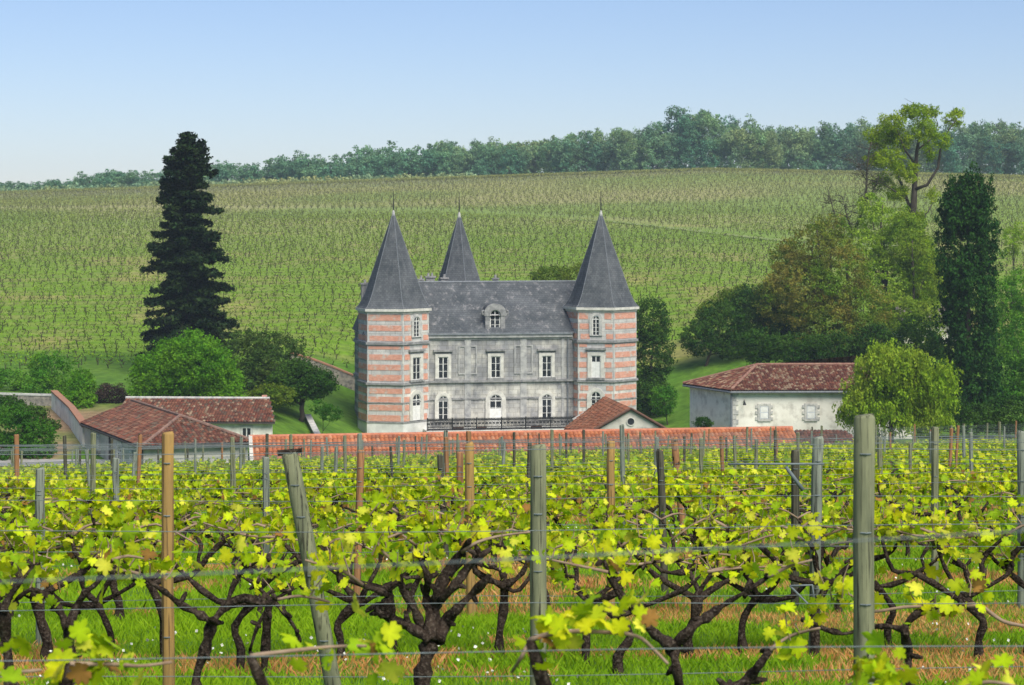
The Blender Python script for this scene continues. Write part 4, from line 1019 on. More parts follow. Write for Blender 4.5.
# ------------------------------------------------------------------ woods along the crest
def crest_wood():
    rng = np.random.RandomState(71); V, Fc, C = [], [], []; nv = 0; TV = MB()
    segs = [(440, 1060, 700, 14, 20), (440, 1060, 716, 15, 21), (440, 1060, 735, 16, 22)]
    for (p0, p1, d, h0, h1) in segs:
        px = p0
        while px < p1:
            dd = d + rng.uniform(-6, 6); x = (px - 512) / FPX * dd; z = float(hz(x, dd)); 
            env = np.interp(px, [440, 480, 560, 640, 690, 760, 800, 860, 900, 960, 1000, 1060], [.68, .72, .80, 1.02, 1.3, 1.12, .95, 1.15, 1.15, 1.15, 1.22, 1.2])
            H = rng.uniform(h0, h1) * env
            nb_ = rng.randint(4, 7); bl = []
            for k in range(nb_):
                bl.append((x + rng.normal(0, 1.9), dd + rng.normal(0, 1.5), z + H * rng.uniform(.42, .88), rng.uniform(1.8, 3.2), rng.uniform(1.8, 3.2), rng.uniform(2.0, 3.6)))
            bl.append((x, dd, z + H * .30, 3.4, 3, H * .3))
            pts, out, tone = crown_pts(bl, rng, 120, 1.1, 26, .8, .35)
            tone = tone * rng.uniform(.75, 1.25); v, f = quads(pts, .5, rng, 1, None, out * .7)
            hue = rng.uniform(.9, 1.25); cc = tint(tone, rng); cc[:, 0] *= hue
            V.append(v); Fc.append(f + nv); C.append(np.repeat(cc, 4, 0)); nv += len(v)
            px += rng.uniform(6, 13)
    px = -30
    while px < 470:
        dd = 668 + rng.uniform(-4, 6); x = (px - 512) / FPX * dd; z = float(hz(x, dd)); pts, out, tone = crown_pts([(x, dd, z + .6, 3, 2, 1.9)], rng, 26, .8, 9, .8, .3)
        v, f = quads(pts, .7, rng, 1, None, out * .7); cc = tint(tone, rng); cc[:, 0] *= 1.5; cc *= 1.3; V.append(v); Fc.append(f + nv); C.append(np.repeat(cc, 4, 0)); nv += len(v); px += 6
    o = link('woodland', np_mesh('woodland', np.concatenate(V), np.concatenate(Fc), np.concatenate(C)), M['leaf_wood'])
    tagp(o, 'blue green belt of woodland along the crest of the hill', kind='stuff')
    # low scrub filling the foot of the wood
    # free-standing trees of the thinner left part
    protos = []
    for s in range(4):
        bl = [(rng.normal(0, 2.2), rng.normal(0, 1.6), rng.uniform(3.6, 8.2), rng.uniform(1.9, 3.2), 2.4, rng.uniform(1.9, 3.2)) for _ in range(6)] + [(0, 0, 3.0, 4.2, 3, 3.2), (0, 0, .6, 4.4, 3, 1.8)]
        pts, out, tone = crown_pts(bl, rng, 160, 1.0, 24, .8, .4); v, f = quads(pts, .5, rng, 1, None, out * .7)
        me = np_mesh('crown', v, f, np.repeat(tint(tone, rng), 4, 0)); me.materials.append(M['leaf_wood'])
        mb = MB(); mb.tube([(0, 0, -1.5), (0, 0, 4), (.3, 0, 8)], [.35, .25, .08], 6); protos.append((me, mb.mesh('trunk')))
        protos[-1][1].materials.append(M['tree_bark'])
    px = -20; k = 0
    while px < 452:
        d = 690 + rng.uniform(-12, 20)
        if 158 < px < 212 and rng.rand() < .4: px += 9; continue
        x = (px - 512) / FPX * d; z = float(hz(x, d)); env = np.interp(px, [-20, 30, 60, 120, 160, 215, 300, 370, 440], [.5, .42, .55, .68, .7, .85, 1.05, 1.2, 1.3])
        # stand them so that the foot is just behind the crest line
        s = env * rng.uniform(.85, 1.2)
        t = thing('crest_tree', 'hazy small tree in the thin line along the left part of the crest', 'tree', (x, d, z), rng.rand() * 6.28, 'distant trees along the crest')
        t.scale = (.55 + s * .6, .55 + s * .6, s)
        cr, tk = protos[k % 4]; link('crown', cr, None, t); link('trunk', tk, None, t)
        k += 1; px += rng.uniform(7, 15)
crest_wood()

TKX, TKY = [-90, -45, -14, 20, 46, 75, 130], [470, 455, 440, 398, 352, 330, 322]
tv, tf = [], []
for i_, x in enumerate(np.linspace(12, 130, 90)):
    y = np.interp(x, TKX, TKY)
    for dy in (-2.6, 2.6): tv.append((x, y + dy, float(hz(x, y + dy)) + .12))
    if i_: tf.append((2 * i_ - 2, 2 * i_, 2 * i_ + 1, 2 * i_ - 1))
o = link('field_track', np_mesh('field_track', tv, np.array(tf)), mat_noise('worn_track', (.24, .25, .11), (.15, .22, .055), .5)); tagp(o, 'pale grassy track crossing the upper slope of the hillside vineyard', kind='structure')

# ------------------------------------------------------------------ hillside vines: one mass of far rows
def hill_vines():
    rng = np.random.RandomState(81)
    ys = []; 
    rows = np.arange(213.3, 652, 2.9); X, Y, T = [], [], []
    for r in rows:
        xs = np.arange(-.29 * r - 22, .29 * r + 22, 1.35 if r < 420 else 1.7); xs = xs + rng.normal(0, .2, len(xs)) + rng.uniform(-.6, .6)
        yy = r + xs * .06 + rng.normal(0, .12, len(xs)) + 2.5 * np.sin(xs / 60)
        X.append(xs); Y.append(yy); T.append(np.full(len(xs), rng.uniform(.85, 1.15)))
    X = np.concatenate(X); Y = np.concatenate(Y); T = np.concatenate(T)
    keep = (Y > np.where(X < -22, 213, 224) + 1.5 * np.sin(X / 9)) & (Y < 640) & (rng.rand(len(X)) > .05)
    keep &= ~((X > 12) & (Y < 238)) & ~((X > 26) & (X < 60) & (Y < 246))
    trk = np.abs(Y - np.interp(X, TKX, TKY)) < 5.5; keep &= ~trk
    X, Y, T = X[keep], Y[keep], T[keep]; Z = hz(X, Y); n_ = len(X)
    base = np.stack([X, Y, Z], 1)
    V, Fq, C = [], [], []; nv = 0
    # trunks: thin dark upright blades crossing
    for ax_ in ((.05, 0), (0, .05)):
        h_ = rng.uniform(.35, .85, n_); lean = rng.normal(0, .2, (n_, 2))
        v = np.stack([base + (-ax_[0], -ax_[1], -.1), base + (ax_[0], ax_[1], -.1), base + np.stack([lean[:, 0] + ax_[0], lean[:, 1] + ax_[1], h_], 1), base + np.stack([lean[:, 0] - ax_[0], lean[:, 1] - ax_[1], h_], 1)], 1).reshape(-1, 3)
        V.append(v); Fq.append(np.arange(len(v)).reshape(-1, 4) + nv); nv += len(v); C.append(np.tile([.06, .052, .035], (len(v), 1)))
    # arms
    for s in (-1, 1):
        a = base + np.stack([rng.normal(0, .1, n_), rng.normal(0, .1, n_), rng.uniform(.3, .6, n_)], 1); e = base + np.stack([s * rng.uniform(.0, .5, n_), rng.normal(0, .15, n_), rng.uniform(.5, 1.05, n_)], 1)
        v = np.stack([a - (0, 0, .05), e - (0, 0, .035), e + (0, 0, .035), a + (0, 0, .05)], 1).reshape(-1, 3)
        V.append(v); Fq.append(np.arange(len(v)).reshape(-1, 4) + nv); nv += len(v); C.append(np.tile([.08, .065, .045], (len(v), 1)))
    # leaves
    per = 20; k = rng.rand(n_) 
    cen = np.repeat(base, per, 0) + np.stack([rng.uniform(-.72, .72, n_ * per), rng.normal(0, .14, n_ * per), rng.uniform(.5, 1.05, n_ * per)], 1)
    v, f = quads(cen, .19, rng, 1, None, (0, 0, .8))
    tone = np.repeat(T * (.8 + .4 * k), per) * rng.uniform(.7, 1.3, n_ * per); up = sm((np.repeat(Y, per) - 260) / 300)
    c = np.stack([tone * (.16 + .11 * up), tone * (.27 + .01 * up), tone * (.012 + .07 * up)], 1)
    V.append(v); Fq.append(f + nv); nv += len(v); C.append(np.repeat(c, 4, 0))
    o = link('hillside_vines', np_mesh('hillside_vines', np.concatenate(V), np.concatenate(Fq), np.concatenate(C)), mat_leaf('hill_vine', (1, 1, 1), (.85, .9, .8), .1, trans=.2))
    tagp(o, 'countless rows of small vines covering the far hillside', kind='stuff')
hill_vines()

# ------------------------------------------------------------------ grape vines
LEAF_OUT = np.array([(0, .08), (.12, -.10), (.34, -.10), (.36, .06), (.52, .12), (.58, .32), (.36, .40), (.50, .60), (.30, .70), (.17, .66), (.16, .86), (0, 1.02),
                     (-.16, .86), (-.17, .66), (-.30, .70), (-.50, .60), (-.36, .40), (-.58, .32), (-.52, .12), (-.36, .06), (-.34, -.10), (-.12, -.10)], float)
def leaf_mesh(cen, size, rng, hd=True, updir=None):
    """lobed vine leaves (fan around the middle, cupped); cen (n,3)"""
    n_ = len(cen)
    if not hd:
        v, f = quads(cen, size * 1.15, rng, 1.05, None, (0, -.25, .5)); return v, f, 4
    a = rng.normal(size=(n_, 3)) + np.array([0, -.55, .75]); a /= np.linalg.norm(a, axis=1)[:, None]
    b = rng.normal(size=(n_, 3)) + np.array([0, 0, -.5]); b -= a * (a * b).sum(1)[:, None]; b /= np.linalg.norm(b, axis=1)[:, None]
    c = np.cross(b, a); s = size * rng.uniform(.55, 1.3, n_)
    O = LEAF_OUT; m_ = len(O)
    cup = rng.uniform(-.1, .5, n_); fold = rng.uniform(-.3, .5, n_)
    vs = np.zeros((n_, m_ + 1, 3)); vs[:, 0] = cen + b * (s * .35)[:, None] 
    r2 = (O[:, 0] ** 2 + (O[:, 1] - .35) ** 2)
    for i in range(m_):
        h_ = -cup * r2[i] * 1.4 + fold * abs(O[i, 0]) * .9 + rng.normal(0, .03, n_)
        vs[:, i + 1] = cen + b * (s * O[i, 1])[:, None] + c * (s * O[i, 0])[:, None] + a * (s * h_)[:, None]
    idx = np.arange(n_)[:, None, None] * (m_ + 1); tri = np.array([[0, i + 1, (i + 1) % m_ + 1] for i in range(m_)])[None]
    f = (idx + tri).reshape(-1, 3)
    return vs.reshape(-1, 3), f, m_ + 1

LEAFC = np.array([(.46, .54, .010), (.36, .48, .010), (.55, .60, .02), (.27, .40, .014), (.54, .53, .012), (.60, .58, .05)])
def leaf_cols(n_, rng, bronze=.02):
    k = rng.randint(len(LEAFC), size=n_); c = LEAFC[k] * rng.uniform(.8, 1.35, (n_, 1))
    b = rng.rand(n_) < bronze; c[b] = np.array([.38, .19, .05]) * rng.uniform(.7, 1.2, (b.sum(), 1))
    return c
def vein(c, k, rng):
    n_ = len(c); m_ = rng.uniform(.78, 1.08, (n_, k, 1)); m_[:, 0] = 1.2
    return (c[:, None] * m_).reshape(-1, 3)
M['vine_leaf'] = mat_leaf('young_vine_leaf', (1, 1, 1), (.82, .9, .8), 9, trans=.42, rough=.5)

def wob(p, q, n_, amp, rng):
    p = np.array(p, float); q = np.array(q, float); L = np.linalg.norm(q - p)
    o = [p + (q - p) * t + rng.normal(0, amp * L, 3) * (0 < t < 1) for t in np.linspace(0, 1, n_)]
    return o
def subdiv(pts, rad, rng, k=3, j=.12):
    """smooth (Catmull) subdivision with gnarl in the radius"""
    pts = [np.array(p, float) for p in pts]; out = []; r = []
    m_ = len(pts)
    for i in range(m_ - 1):
        p0, p1, p2, p3 = pts[max(i - 1, 0)], pts[i], pts[i + 1], pts[min(i + 2, m_ - 1)]
        for s in range(k):
            t = s / k
            out.append(.5 * ((2 * p1) + (-p0 + p2) * t + (2 * p0 - 5 * p1 + 4 * p2 - p3) * t * t + (-p0 + 3 * p1 - 3 * p2 + p3) * t ** 3))
            r.append((rad[i] * (1 - t) + rad[i + 1] * t) * rng.uniform(1 - j, 1 + j * 1.4))
    out.append(pts[-1]); r.append(rad[-1]); return out, r

def vine_data(seed, hd=2, trunk_h=None, arms=None, hero=None, leafn=1.0):
    """returns wood MB, cane MB, leaf (v, f, c). local coords, ground at 0, row along x"""
    rng = np.random.RandomState(seed); wd = MB(); cn = MB(); spots = []
    ns = 9 if hd == 2 else (6 if hd == 1 else 4); kk = 3 if hd == 2 else 2
    if hero is None:
        h1 = trunk_h or rng.uniform(.36, .54); top = np.array([rng.normal(0, .07), rng.normal(0, .03), h1])
        pts = [(0, 0, -.08), (rng.normal(0, .02), 0, h1 * .3), (rng.normal(0, .04), rng.normal(0, .02), h1 * .62), tuple(top)]
        r0 = rng.uniform(.022, .034); p_, r_ = subdiv(pts, [r0 * 1.3, r0, r0 * .9, r0 * 1.15], rng, kk, .22); wd.tube(p_, r_, ns)
        na = arms or rng.randint(2, 5); dirs = [(-1) ** k for k in range(na)]
        for k, s in enumerate(dirs):
            reach = rng.uniform(.22, .58) * s if k < 2 else rng.uniform(.05, .3) * s
            zt = rng.uniform(.66, .82); dy = rng.normal(0, .06)
            e = np.array([top[0] + reach, dy, zt])
            m1 = top + np.array([reach * rng.uniform(.35, .6), dy * .4, (zt - h1) * rng.uniform(.1, .35)]); m2 = top + np.array([reach * rng.uniform(.7, .95), dy * .8, (zt - h1) * rng.uniform(.5, .75)])
            rr_ = r0 * rng.uniform(.6, .8); m1 = m1 + rng.normal(0, .03, 3); m2 = m2 + rng.normal(0, .03, 3)
            p_, r_ = subdiv([top - (0, 0, .03), m1, m2, e], [rr_ * 1.1, rr_, rr_ * .8, rr_ * .6], rng, kk, .34); wd.tube(p_, r_, max(4, ns - 2))
            spots += [p_[int(len(p_) * f_)] for f_ in (.55, .75)] + [e, e]
            for _ in range(rng.randint(1, 3)):
                L = rng.uniform(.25, .55); s2 = s if rng.rand() < .75 else -s
                c_ = [e, e + np.array([s2 * L * .4, rng.normal(0, .03), rng.uniform(.0, .1)]), e + np.array([s2 * L, rng.normal(0, .05), rng.uniform(-.08, .1)])]
                p_, r_ = subdiv(c_, [.011, .0075, .005], rng, 3, .1); cn.tube(p_, r_, 5 if hd else 3)
                for f_ in (.25, .5, .75, .98): spots.append(p_[int((len(p_) - 1) * f_)])
        for p0_ in [spots[i_] for i_ in range(0, min(len(spots), 8))]:
            if rng.rand() < .6: 
                d_ = rng.normal(0, 1, 3); d_ /= np.linalg.norm(d_); L = rng.uniform(.03, .07); wd.tube([p0_ - d_ * .01, p0_ + d_ * L * .6, p0_ + d_ * L], [.012, .011, .008], 5)
    else:
        for pl_, rad, cane in hero['arms']:
            if not cane:
                for _ in range(4):
                    i_ = rng.randint(1, len(pl_)); d_ = rng.normal(0, 1, 3); d_ /= np.linalg.norm(d_); q_ = np.array(pl_[i_]); L = rad[i_] * 1.2 + rng.uniform(.01, .05)
                    wd.tube([q_, q_ + d_ * L * .6, q_ + d_ * L], [rad[i_] * .6, .014, .008], 6)
            p_, r_ = subdiv(pl_, [q_ * (1 if cane else .74) for q_ in rad], rng, 3, .34 if not cane else .08); (cn if cane else wd).tube(p_, r_, 6 if cane else 10)
        spots = hero['spots']
    cen = []; 
    for sp in spots:
        sp = np.array(sp)
        if hero is None and rng.rand() < (.28 if hd == 2 else .15): continue
        L = rng.uniform(.04, .17); d_ = np.array([rng.normal(0, .45), rng.normal(0, .4), 1.0]); d_ /= np.linalg.norm(d_)
        tip = sp + d_ * L
        if hd: cn.tube([sp, sp + d_ * L * .5 + rng.normal(0, .01, 3), tip], [.0045, .0035, .002], 4, False)
        m_ = int((4 + L * 34) * leafn * (1 if hd else .55))
        t_ = rng.rand(m_) ** .7
        cen.append(sp + d_ * L * t_[:, None] + rng.normal(0, .042, (m_, 3)) + (0, 0, -.01))
    cen = np.concatenate(cen) if cen else np.zeros((1, 3))
    size = .058 if hd == 2 else (.074 if hd == 1 else .115)
    v, f, k = leaf_mesh(cen, size * rng.choice([.5, .8, 1, 1.15], len(cen)), rng, hd >= 1)
    return wd, cn, (v, f, vein(leaf_cols(len(cen), rng), k, rng))

PROT = {}
for hd, cnt in ((2, 9), (1, 8), (0, 8)):
    PROT[hd] = []
    for s in range(cnt):
        wd, cn, (v, f, c) = vine_data(1000 + hd * 50 + s, hd)
        wm = wd.mesh('trunk', True); wm.materials.append(M['bark_vine']); cm = cn.mesh('canes', True); cm.materials.append(M['cane'])
        lm = np_mesh('leaves', v, f, c); lm.materials.append(M['vine_leaf'])
        PROT[hd].append((wm, cm, lm, wd, cn, v, f, c))

def row_y(d, x): return d + x * ROWT
def put_vine(x, y, hd, k, rot, sc, label, group, parts=True):
    t = thing('grape_vine', label, 'vine', (x, y, float(hz(x, y))), rot, group); t.scale = (sc, sc, sc)
    wm, cm, lm = PROT[hd][k % len(PROT[hd])][:3]
    link('trunk', wm, None, t); link('leaves', lm, None, t)
    if hd: link('canes', cm, None, t)
    return t

rngv = np.random.RandomState(5)
# hand-shaped vines in the nearest full row
def hero_vine(px0, d, arms, leaf_spots, label, seed, base_r=.05):
    x0 = (px0 - 512) / FPX * d; z0 = float(hz(x0, d)); b3 = np.array([x0, d, z0])
    t = thing('grape_vine', label, 'vine', b3); rng = np.random.RandomState(seed)
    A = []
    for pl_, rp, cane in arms:
        pts = [P(a[0], a[1], d + (a[2] if len(a) > 2 else rng.normal(0, .04))) - b3 for a in pl_]
        A.append((pts, rp, cane))
    S = [P(a[0], a[1], d + rng.normal(0, .06)) - b3 for a in leaf_spots]
    wd, cn, (v, f, c) = vine_data(seed, 2, hero={'arms': A, 'spots': S}, leafn=1.0)
    wd.build('trunk', M['bark_vine'], t, True)
    if cn.v: cn.build('canes', M['cane'], t, True)
    link('leaves', np_mesh('leaves', v, f, c), M['vine_leaf'], t)
    return t
G1 = 'vines of the nearest rows'
def gy_(d): return 436 + 2970 / d + 6
hero_vine(424, 9.3, [([(426, gy_(9.3)), (424, 715), (422, 680), (427, 655), (430, 638)], [.075, .062, .052, .055, .05], 0),
    ([(430, 640), (408, 626), (390, 618), (384, 606), (390, 597), (377, 590), (364, 586)], [.042, .034, .036, .024, .022, .02, .014], 0),
    ([(388, 615), (380, 612), (377, 604)], [.03, .028, .015], 0),
    ([(424, 636), (415, 610), (404, 590), (398, 572), (392, 560)], [.03, .024, .022, .018, .012], 0),
    ([(430, 640), (430, 618), (426, 595), (428, 578), (420, 560)], [.03, .03, .026, .022, .012], 0),
    ([(434, 638), (435, 608), (438, 590), (450, 570), (462, 552), (470, 540)], [.042, .036, .032, .028, .022, .014], 0),
    ([(438, 640), (446, 622), (458, 608), (472, 594), (486, 580), (490, 574)], [.034, .03, .027, .024, .02, .014], 0),
    ([(440, 600), (456, 584), (466, 570), (480, 556), (498, 546), (506, 548)], [.026, .024, .022, .018, .012, .008], 0),
    ([(462, 552), (478, 542), (500, 536), (530, 532)], [.009, .008, .006, .005], 1),
    ([(364, 586), (345, 572), (325, 566), (305, 560)], [.009, .008, .007, .005], 1),
    ([(392, 560), (380, 548), (372, 530)], [.008, .006, .004], 1)],
    [(372, 555), (380, 545), (362, 540), (385, 560), (395, 575), (375, 530), (390, 535), (415, 572), (430, 578), (330, 560), (340, 568), (350, 575), (420, 560), (470, 540), (455, 535), (480, 545), (500, 545), (500, 570), (445, 545), (318, 566), (368, 520), (350, 560), (440, 575)],
    'big old many armed vine just right of the leaning grey post', 91)
hero_vine(680, 8.8, [([(694, gy_(8.8)), (686, 720), (680, 690), (676, 665), (672, 645)], [.05, .044, .036, .032, .036], 0),
    ([(672, 646), (655, 634), (642, 620), (630, 604), (618, 590), (608, 572)], [.03, .028, .024, .024, .02, .014], 0),
    ([(674, 646), (690, 630), (706, 618), (722, 606), (745, 592), (768, 577)], [.03, .027, .024, .018, .013, .010], 0),
    ([(630, 604), (622, 600), (612, 580), (604, 560)], [.018, .016, .012, .008], 0),
    ([(768, 577), (790, 566), (812, 560)], [.009, .007, .005], 1), ([(608, 572), (580, 566), (552, 560)], [.008, .007, .005], 1)],
    [(608, 572), (600, 560), (612, 556), (620, 575), (590, 566), (570, 562), (552, 558), (640, 600), (782, 565), (800, 560), (630, 560), (652, 562)],
    'wide forked vine with one long bare arm reaching up to the right', 92)
hero_vine(768, 8.2, [([(735, gy_(8.2)), (738, 700), (748, 680), (760, 664), (770, 650)], [.04, .034, .03, .026, .02], 0),
    ([(748, 680), (728, 688), (700, 692), (680, 700)], [.022, .022, .02, .014], 0), ([(770, 650), (790, 636), (820, 628)], [.009, .007, .005], 1)], [(770, 650), (800, 632), (790, 640)],
    'low vine arm rising from the bottom edge right of the wide forked vine', 93)
hero_vine(908, 9.2, [([(912, gy_(9.2)), (912, 710), (910, 680), (908, 655), (904, 628)], [.042, .034, .026, .026, .028], 0),
    ([(904, 630), (886, 626), (866, 628), (842, 634), (818, 626), (806, 618)], [.018, .017, .015, .014, .012, .01], 0),
    ([(904, 628), (914, 616), (928, 610), (945, 608), (960, 606)], [.022, .02, .018, .012, .009], 0),
    ([(960, 606), (980, 606), (992, 614), (1005, 622), (1024, 626)], [.010, .010, .010, .009, .008], 1),
    ([(855, 612), (880, 611), (905, 607), (940, 606), (975, 603)], [.008, .008, .008, .007, .005], 1)],
    [(925, 608), (935, 603), (948, 605), (918, 606), (970, 596), (980, 592), (938, 612), (860, 600), (832, 600), (822, 596), (835, 608), (842, 598)],
    'twisted vine just right of the thickest grey post', 94)
hero_vine(205, 9.6, [([(200, gy_(9.6)), (202, 710), (196, 680), (205, 650), (212, 622)], [.042, .036, .032, .03, .034], 0),
    ([(212, 622), (195, 612), (180, 604), (165, 592), (150, 582), (140, 574)], [.028, .022, .018, .016, .014, .01], 0),
    ([(213, 622), (226, 606), (244, 598), (262, 604), (276, 600)], [.03, .028, .024, .02, .014], 0),
    ([(226, 606), (236, 580), (250, 566), (270, 556)], [.018, .016, .012, .008], 0),
    ([(140, 574), (120, 570), (98, 572)], [.009, .008, .006], 1), ([(276, 600), (300, 596), (330, 602)], [.009, .008, .006], 1)],
    [(140, 574), (128, 568), (150, 575), (108, 568), (165, 580), (98, 570), (250, 566), (268, 556), (236, 576), (288, 590), (310, 596), (262, 560), (180, 570)],
    'forked vine with gnarled head right of the tan post on the left', 95)
hero_vine(70, 9.2, [([(66, gy_(9.2)), (78, 720), (76, 690), (70, 655), (68, 628)], [.042, .036, .032, .028, .03], 0),
    ([(68, 628), (58, 608), (44, 594), (30, 590), (16, 600)], [.026, .022, .018, .016, .012], 0),
    ([(69, 628), (76, 608), (86, 592), (98, 582), (112, 560)], [.026, .024, .022, .018, .012], 0), ([(112, 560), (128, 556), (150, 560)], [.008, .007, .005], 1)],
    [(30, 588), (16, 596), (45, 584), (98, 575), (112, 560), (108, 550), (130, 555), (148, 560), (60, 590), (20, 575), (88, 565), (118, 575)],
    'dark vine with two curved arms between the blue grey post and the tan post', 96)
hero_vine(6, 9.0, [([(4, gy_(9)), (8, 720), (10, 680), (6, 640), (2, 610)], [.045, .04, .036, .034, .036], 0), ([(2, 612), (10, 596), (22, 580), (34, 566)], [.024, .02, .016, .01], 0), ([(2, 612), (-15, 590), (-30, 575)], [.024, .02, .014], 0)],
    [(22, 576), (34, 564), (10, 585), (-10, 580), (4, 566)], 'thick dark vine trunk cut by the left edge', 97)
hero_vine(272, 12.2, [([(262, gy_(12.2)), (264, 670), (266, 640), (268, 610), (272, 600)], [.04, .034, .03, .028, .03], 0), ([(272, 600), (284, 612), (296, 630), (300, 642)], [.02, .018, .018, .014], 0),
    ([(272, 602), (256, 585), (240, 575)], [.024, .02, .014], 0), ([(272, 602), (290, 590), (310, 580)], [.022, .018, .012], 0), ([(270, 604), (258, 625), (250, 650)], [.018, .016, .014], 0)],
    [(240, 572), (256, 580), (310, 578), (290, 585), (272, 590), (300, 570), (228, 568), (268, 575)], 'triple stemmed vine just left of the leaning grey post', 98)
# nearest row: trunks are below the frame, canes and large leaves cross the bottom of the picture
def near_vine(px0, d, canes, spots, label, seed):
    x0 = (px0 - 512) / FPX * d; y0 = d; z0 = float(hz(x0, y0)); b3 = np.array([x0, y0, z0])
    t = thing('grape_vine', label, 'vine', b3, 0, 'vines of the row nearest the camera'); rng = np.random.RandomState(seed)
    wd, cn = MB(), MB(); top = np.array([0, 0, .6])
    p_, r_ = subdiv([(0, 0, -.1), (.02, 0, .2), (-.02, 0, .42), top], [.05, .04, .038, .04], rng, 3, .2); wd.tube(p_, r_, 9)
    for pl_ in canes:
        pts = [P(a, b, d + rng.normal(0, .03)) - b3 for a, b in pl_]
        lnk = [top, top * .4 + pts[0] * .6 + (0, 0, -.06), pts[0]]
        p_, r_ = subdiv(lnk, [.03, .022, .012], rng, 3, .2); wd.tube(p_, r_, 7)
        p_, r_ = subdiv(pts, list(np.linspace(.0075, .004, len(pts))), rng, 4, .1); cn.tube(p_, r_, 6)
    wd.build('trunk', M['bark_vine'], t, True); cn.build('canes', M['cane'], t, True)
    cen = []
    for a, b, m_, sp in spots:
        c = P(a, b, d) - b3; cen.append(c + rng.normal(0, 1, (m_, 3)) * (sp * d / FPX, .05, sp * .7 * d / FPX))
    cen = np.concatenate(cen); v, f, k = leaf_mesh(cen, .055, rng, True)
    link('leaves', np_mesh('leaves', v, f, vein(leaf_cols(len(cen), rng, .05), k, rng)), M['vine_leaf'], t)
near_vine(30, 5.2, [[(-20, 676), (20, 672), (42, 670)], [(70, 664), (110, 664), (140, 666), (172, 662)]], [(10, 655, 5, 9), (60, 650, 8, 12), (85, 660, 7, 12), (70, 675, 7, 14), (95, 640, 4, 8), (125, 668, 3, 8)], 'leafy cane crossing the bottom left corner', 101)
near_vine(330, 5.4, [[(250, 656), (290, 651), (330, 647), (366, 646)]], [(298, 646, 4, 6), (325, 652, 3, 6), (375, 628, 5, 9), (388, 640, 5, 8), (378, 668, 6, 9), (350, 650, 2, 6)], 'thin cane with pale leaves at the bottom, left of the big vine', 102)
near_vine(590, 5.4, [[(530, 640), (560, 632), (600, 632), (636, 636), (654, 650), (668, 664)], [(530, 640), (522, 656), (512, 672)]], [(550, 622, 8, 10), (575, 625, 7, 10), (600, 620, 6, 10), (560, 638, 6, 10), (620, 612, 4, 7), (638, 608, 5, 7), (535, 645, 4, 8)], 'yellow leafed cane in front of the grey green post at the bottom centre', 103)
near_vine(880, 5.3, [[(840, 690), (870, 680), (905, 688)], [(960, 690), (990, 682), (1030, 690)]], [(870, 668, 8, 10), (893, 672, 7, 10), (980, 678, 7, 12), (855, 680, 5, 9), (1005, 682, 4, 10), (888, 650, 3, 5)], 'bunch of pale leaves at the bottom right below the thickest post', 104)

# second and third rows placed from the picture, further rows regular
placed = []
LBL2 = {108: 'straight thin vine trunk right of the blue grey post on the left', 238: 'slim vine beside the forked gnarled vine on the left', 585: 'single stemmed vine left of the tall tan post in the centre', 622: 'vine standing right in front of the tall tan post in the centre',
        745: 'upright vine midway between the tan post and the pale grey post', 815: 'vine at the foot of the pale grey post', 890: 'S shaped vine just right of the thickest grey post, one row behind',
        980: 'slender upright vine near the right edge, second full row', 1026: 'vine cut off by the right edge, second full row', 340: 'vine hidden behind the leaning grey post', 500: 'small vine between the big old vine and the square topped grey post', 395: 'slim vine behind the big old vine', 165: 'vine standing behind the tan post on the left', 45: 'vine at the foot of the blue grey post at the left', 690: 'slim vine right behind the wide forked vine', -15: 'leafy vine half out of the picture at the left edge'}
i = 0
for px, d in ((-15, 13.4), (45, 13.2), (108, 13.6), (165, 13.3), (238, 12.6), (340, 13.2), (395, 13.6), (500, 13.3), (585, 12.9), (622, 12.3), (690, 13.4), (745, 13.6), (815, 13.3), (890, 13.9), (980, 13.2), (1026, 13.4)):
    x = (px - 512) / FPX * d; put_vine(x, d, 2, i * 5 + 2, (i % 2) * math.pi, rngv.uniform(.95, 1.1), LBL2[px], G1); i += 1
nvine = 24; far = []
cands = []
for d in ROWD[3:]:
    hw = .262 * d + 1.5; xs = np.arange(-hw, hw, 1.15 if d < 60 else 1.2) + rngv.uniform(0, 1)
    for x in xs:
        y = row_y(d, x) + rngv.normal(0, .08)
        lim = 84 + (x + 22) * .35
        if y > lim: continue
        cands.append((x + rngv.normal(0, .1), y, d))
cands.sort(key=lambda c: c[1])
order = ['third', 'fourth', 'fifth']
for n_, (x, y, d) in enumerate(cands):
    hd = 2 if d < 18 else (1 if d < 34 else 0)
    k = rngv.randint(50); rot = (rngv.rand() < .5) * math.pi + rngv.normal(0, .15); sc = rngv.uniform(.88, 1.12) * (1 if d < 30 else .86)
    if n_ < 300 - 24:
        if d < 18: lab, grp = 'dark stemmed vine of the third row, below the pale and tan posts', 'vines of the third row'
        elif d < 34: lab, grp = 'leafy vine in the middle rows with its trunk showing over green grass', 'vines of the middle rows'
        else: lab, grp = 'small leafy vine in the far rows before the outbuildings', 'vines of the far rows'
        put_vine(x, y, hd, k, rot, sc, lab, grp)
    else: far.append((x, y, k, rot, sc))
V, Fq3, Fq4, C, nv = [], [], [], [], 0
WV, WF, wn_ = [], [], 0
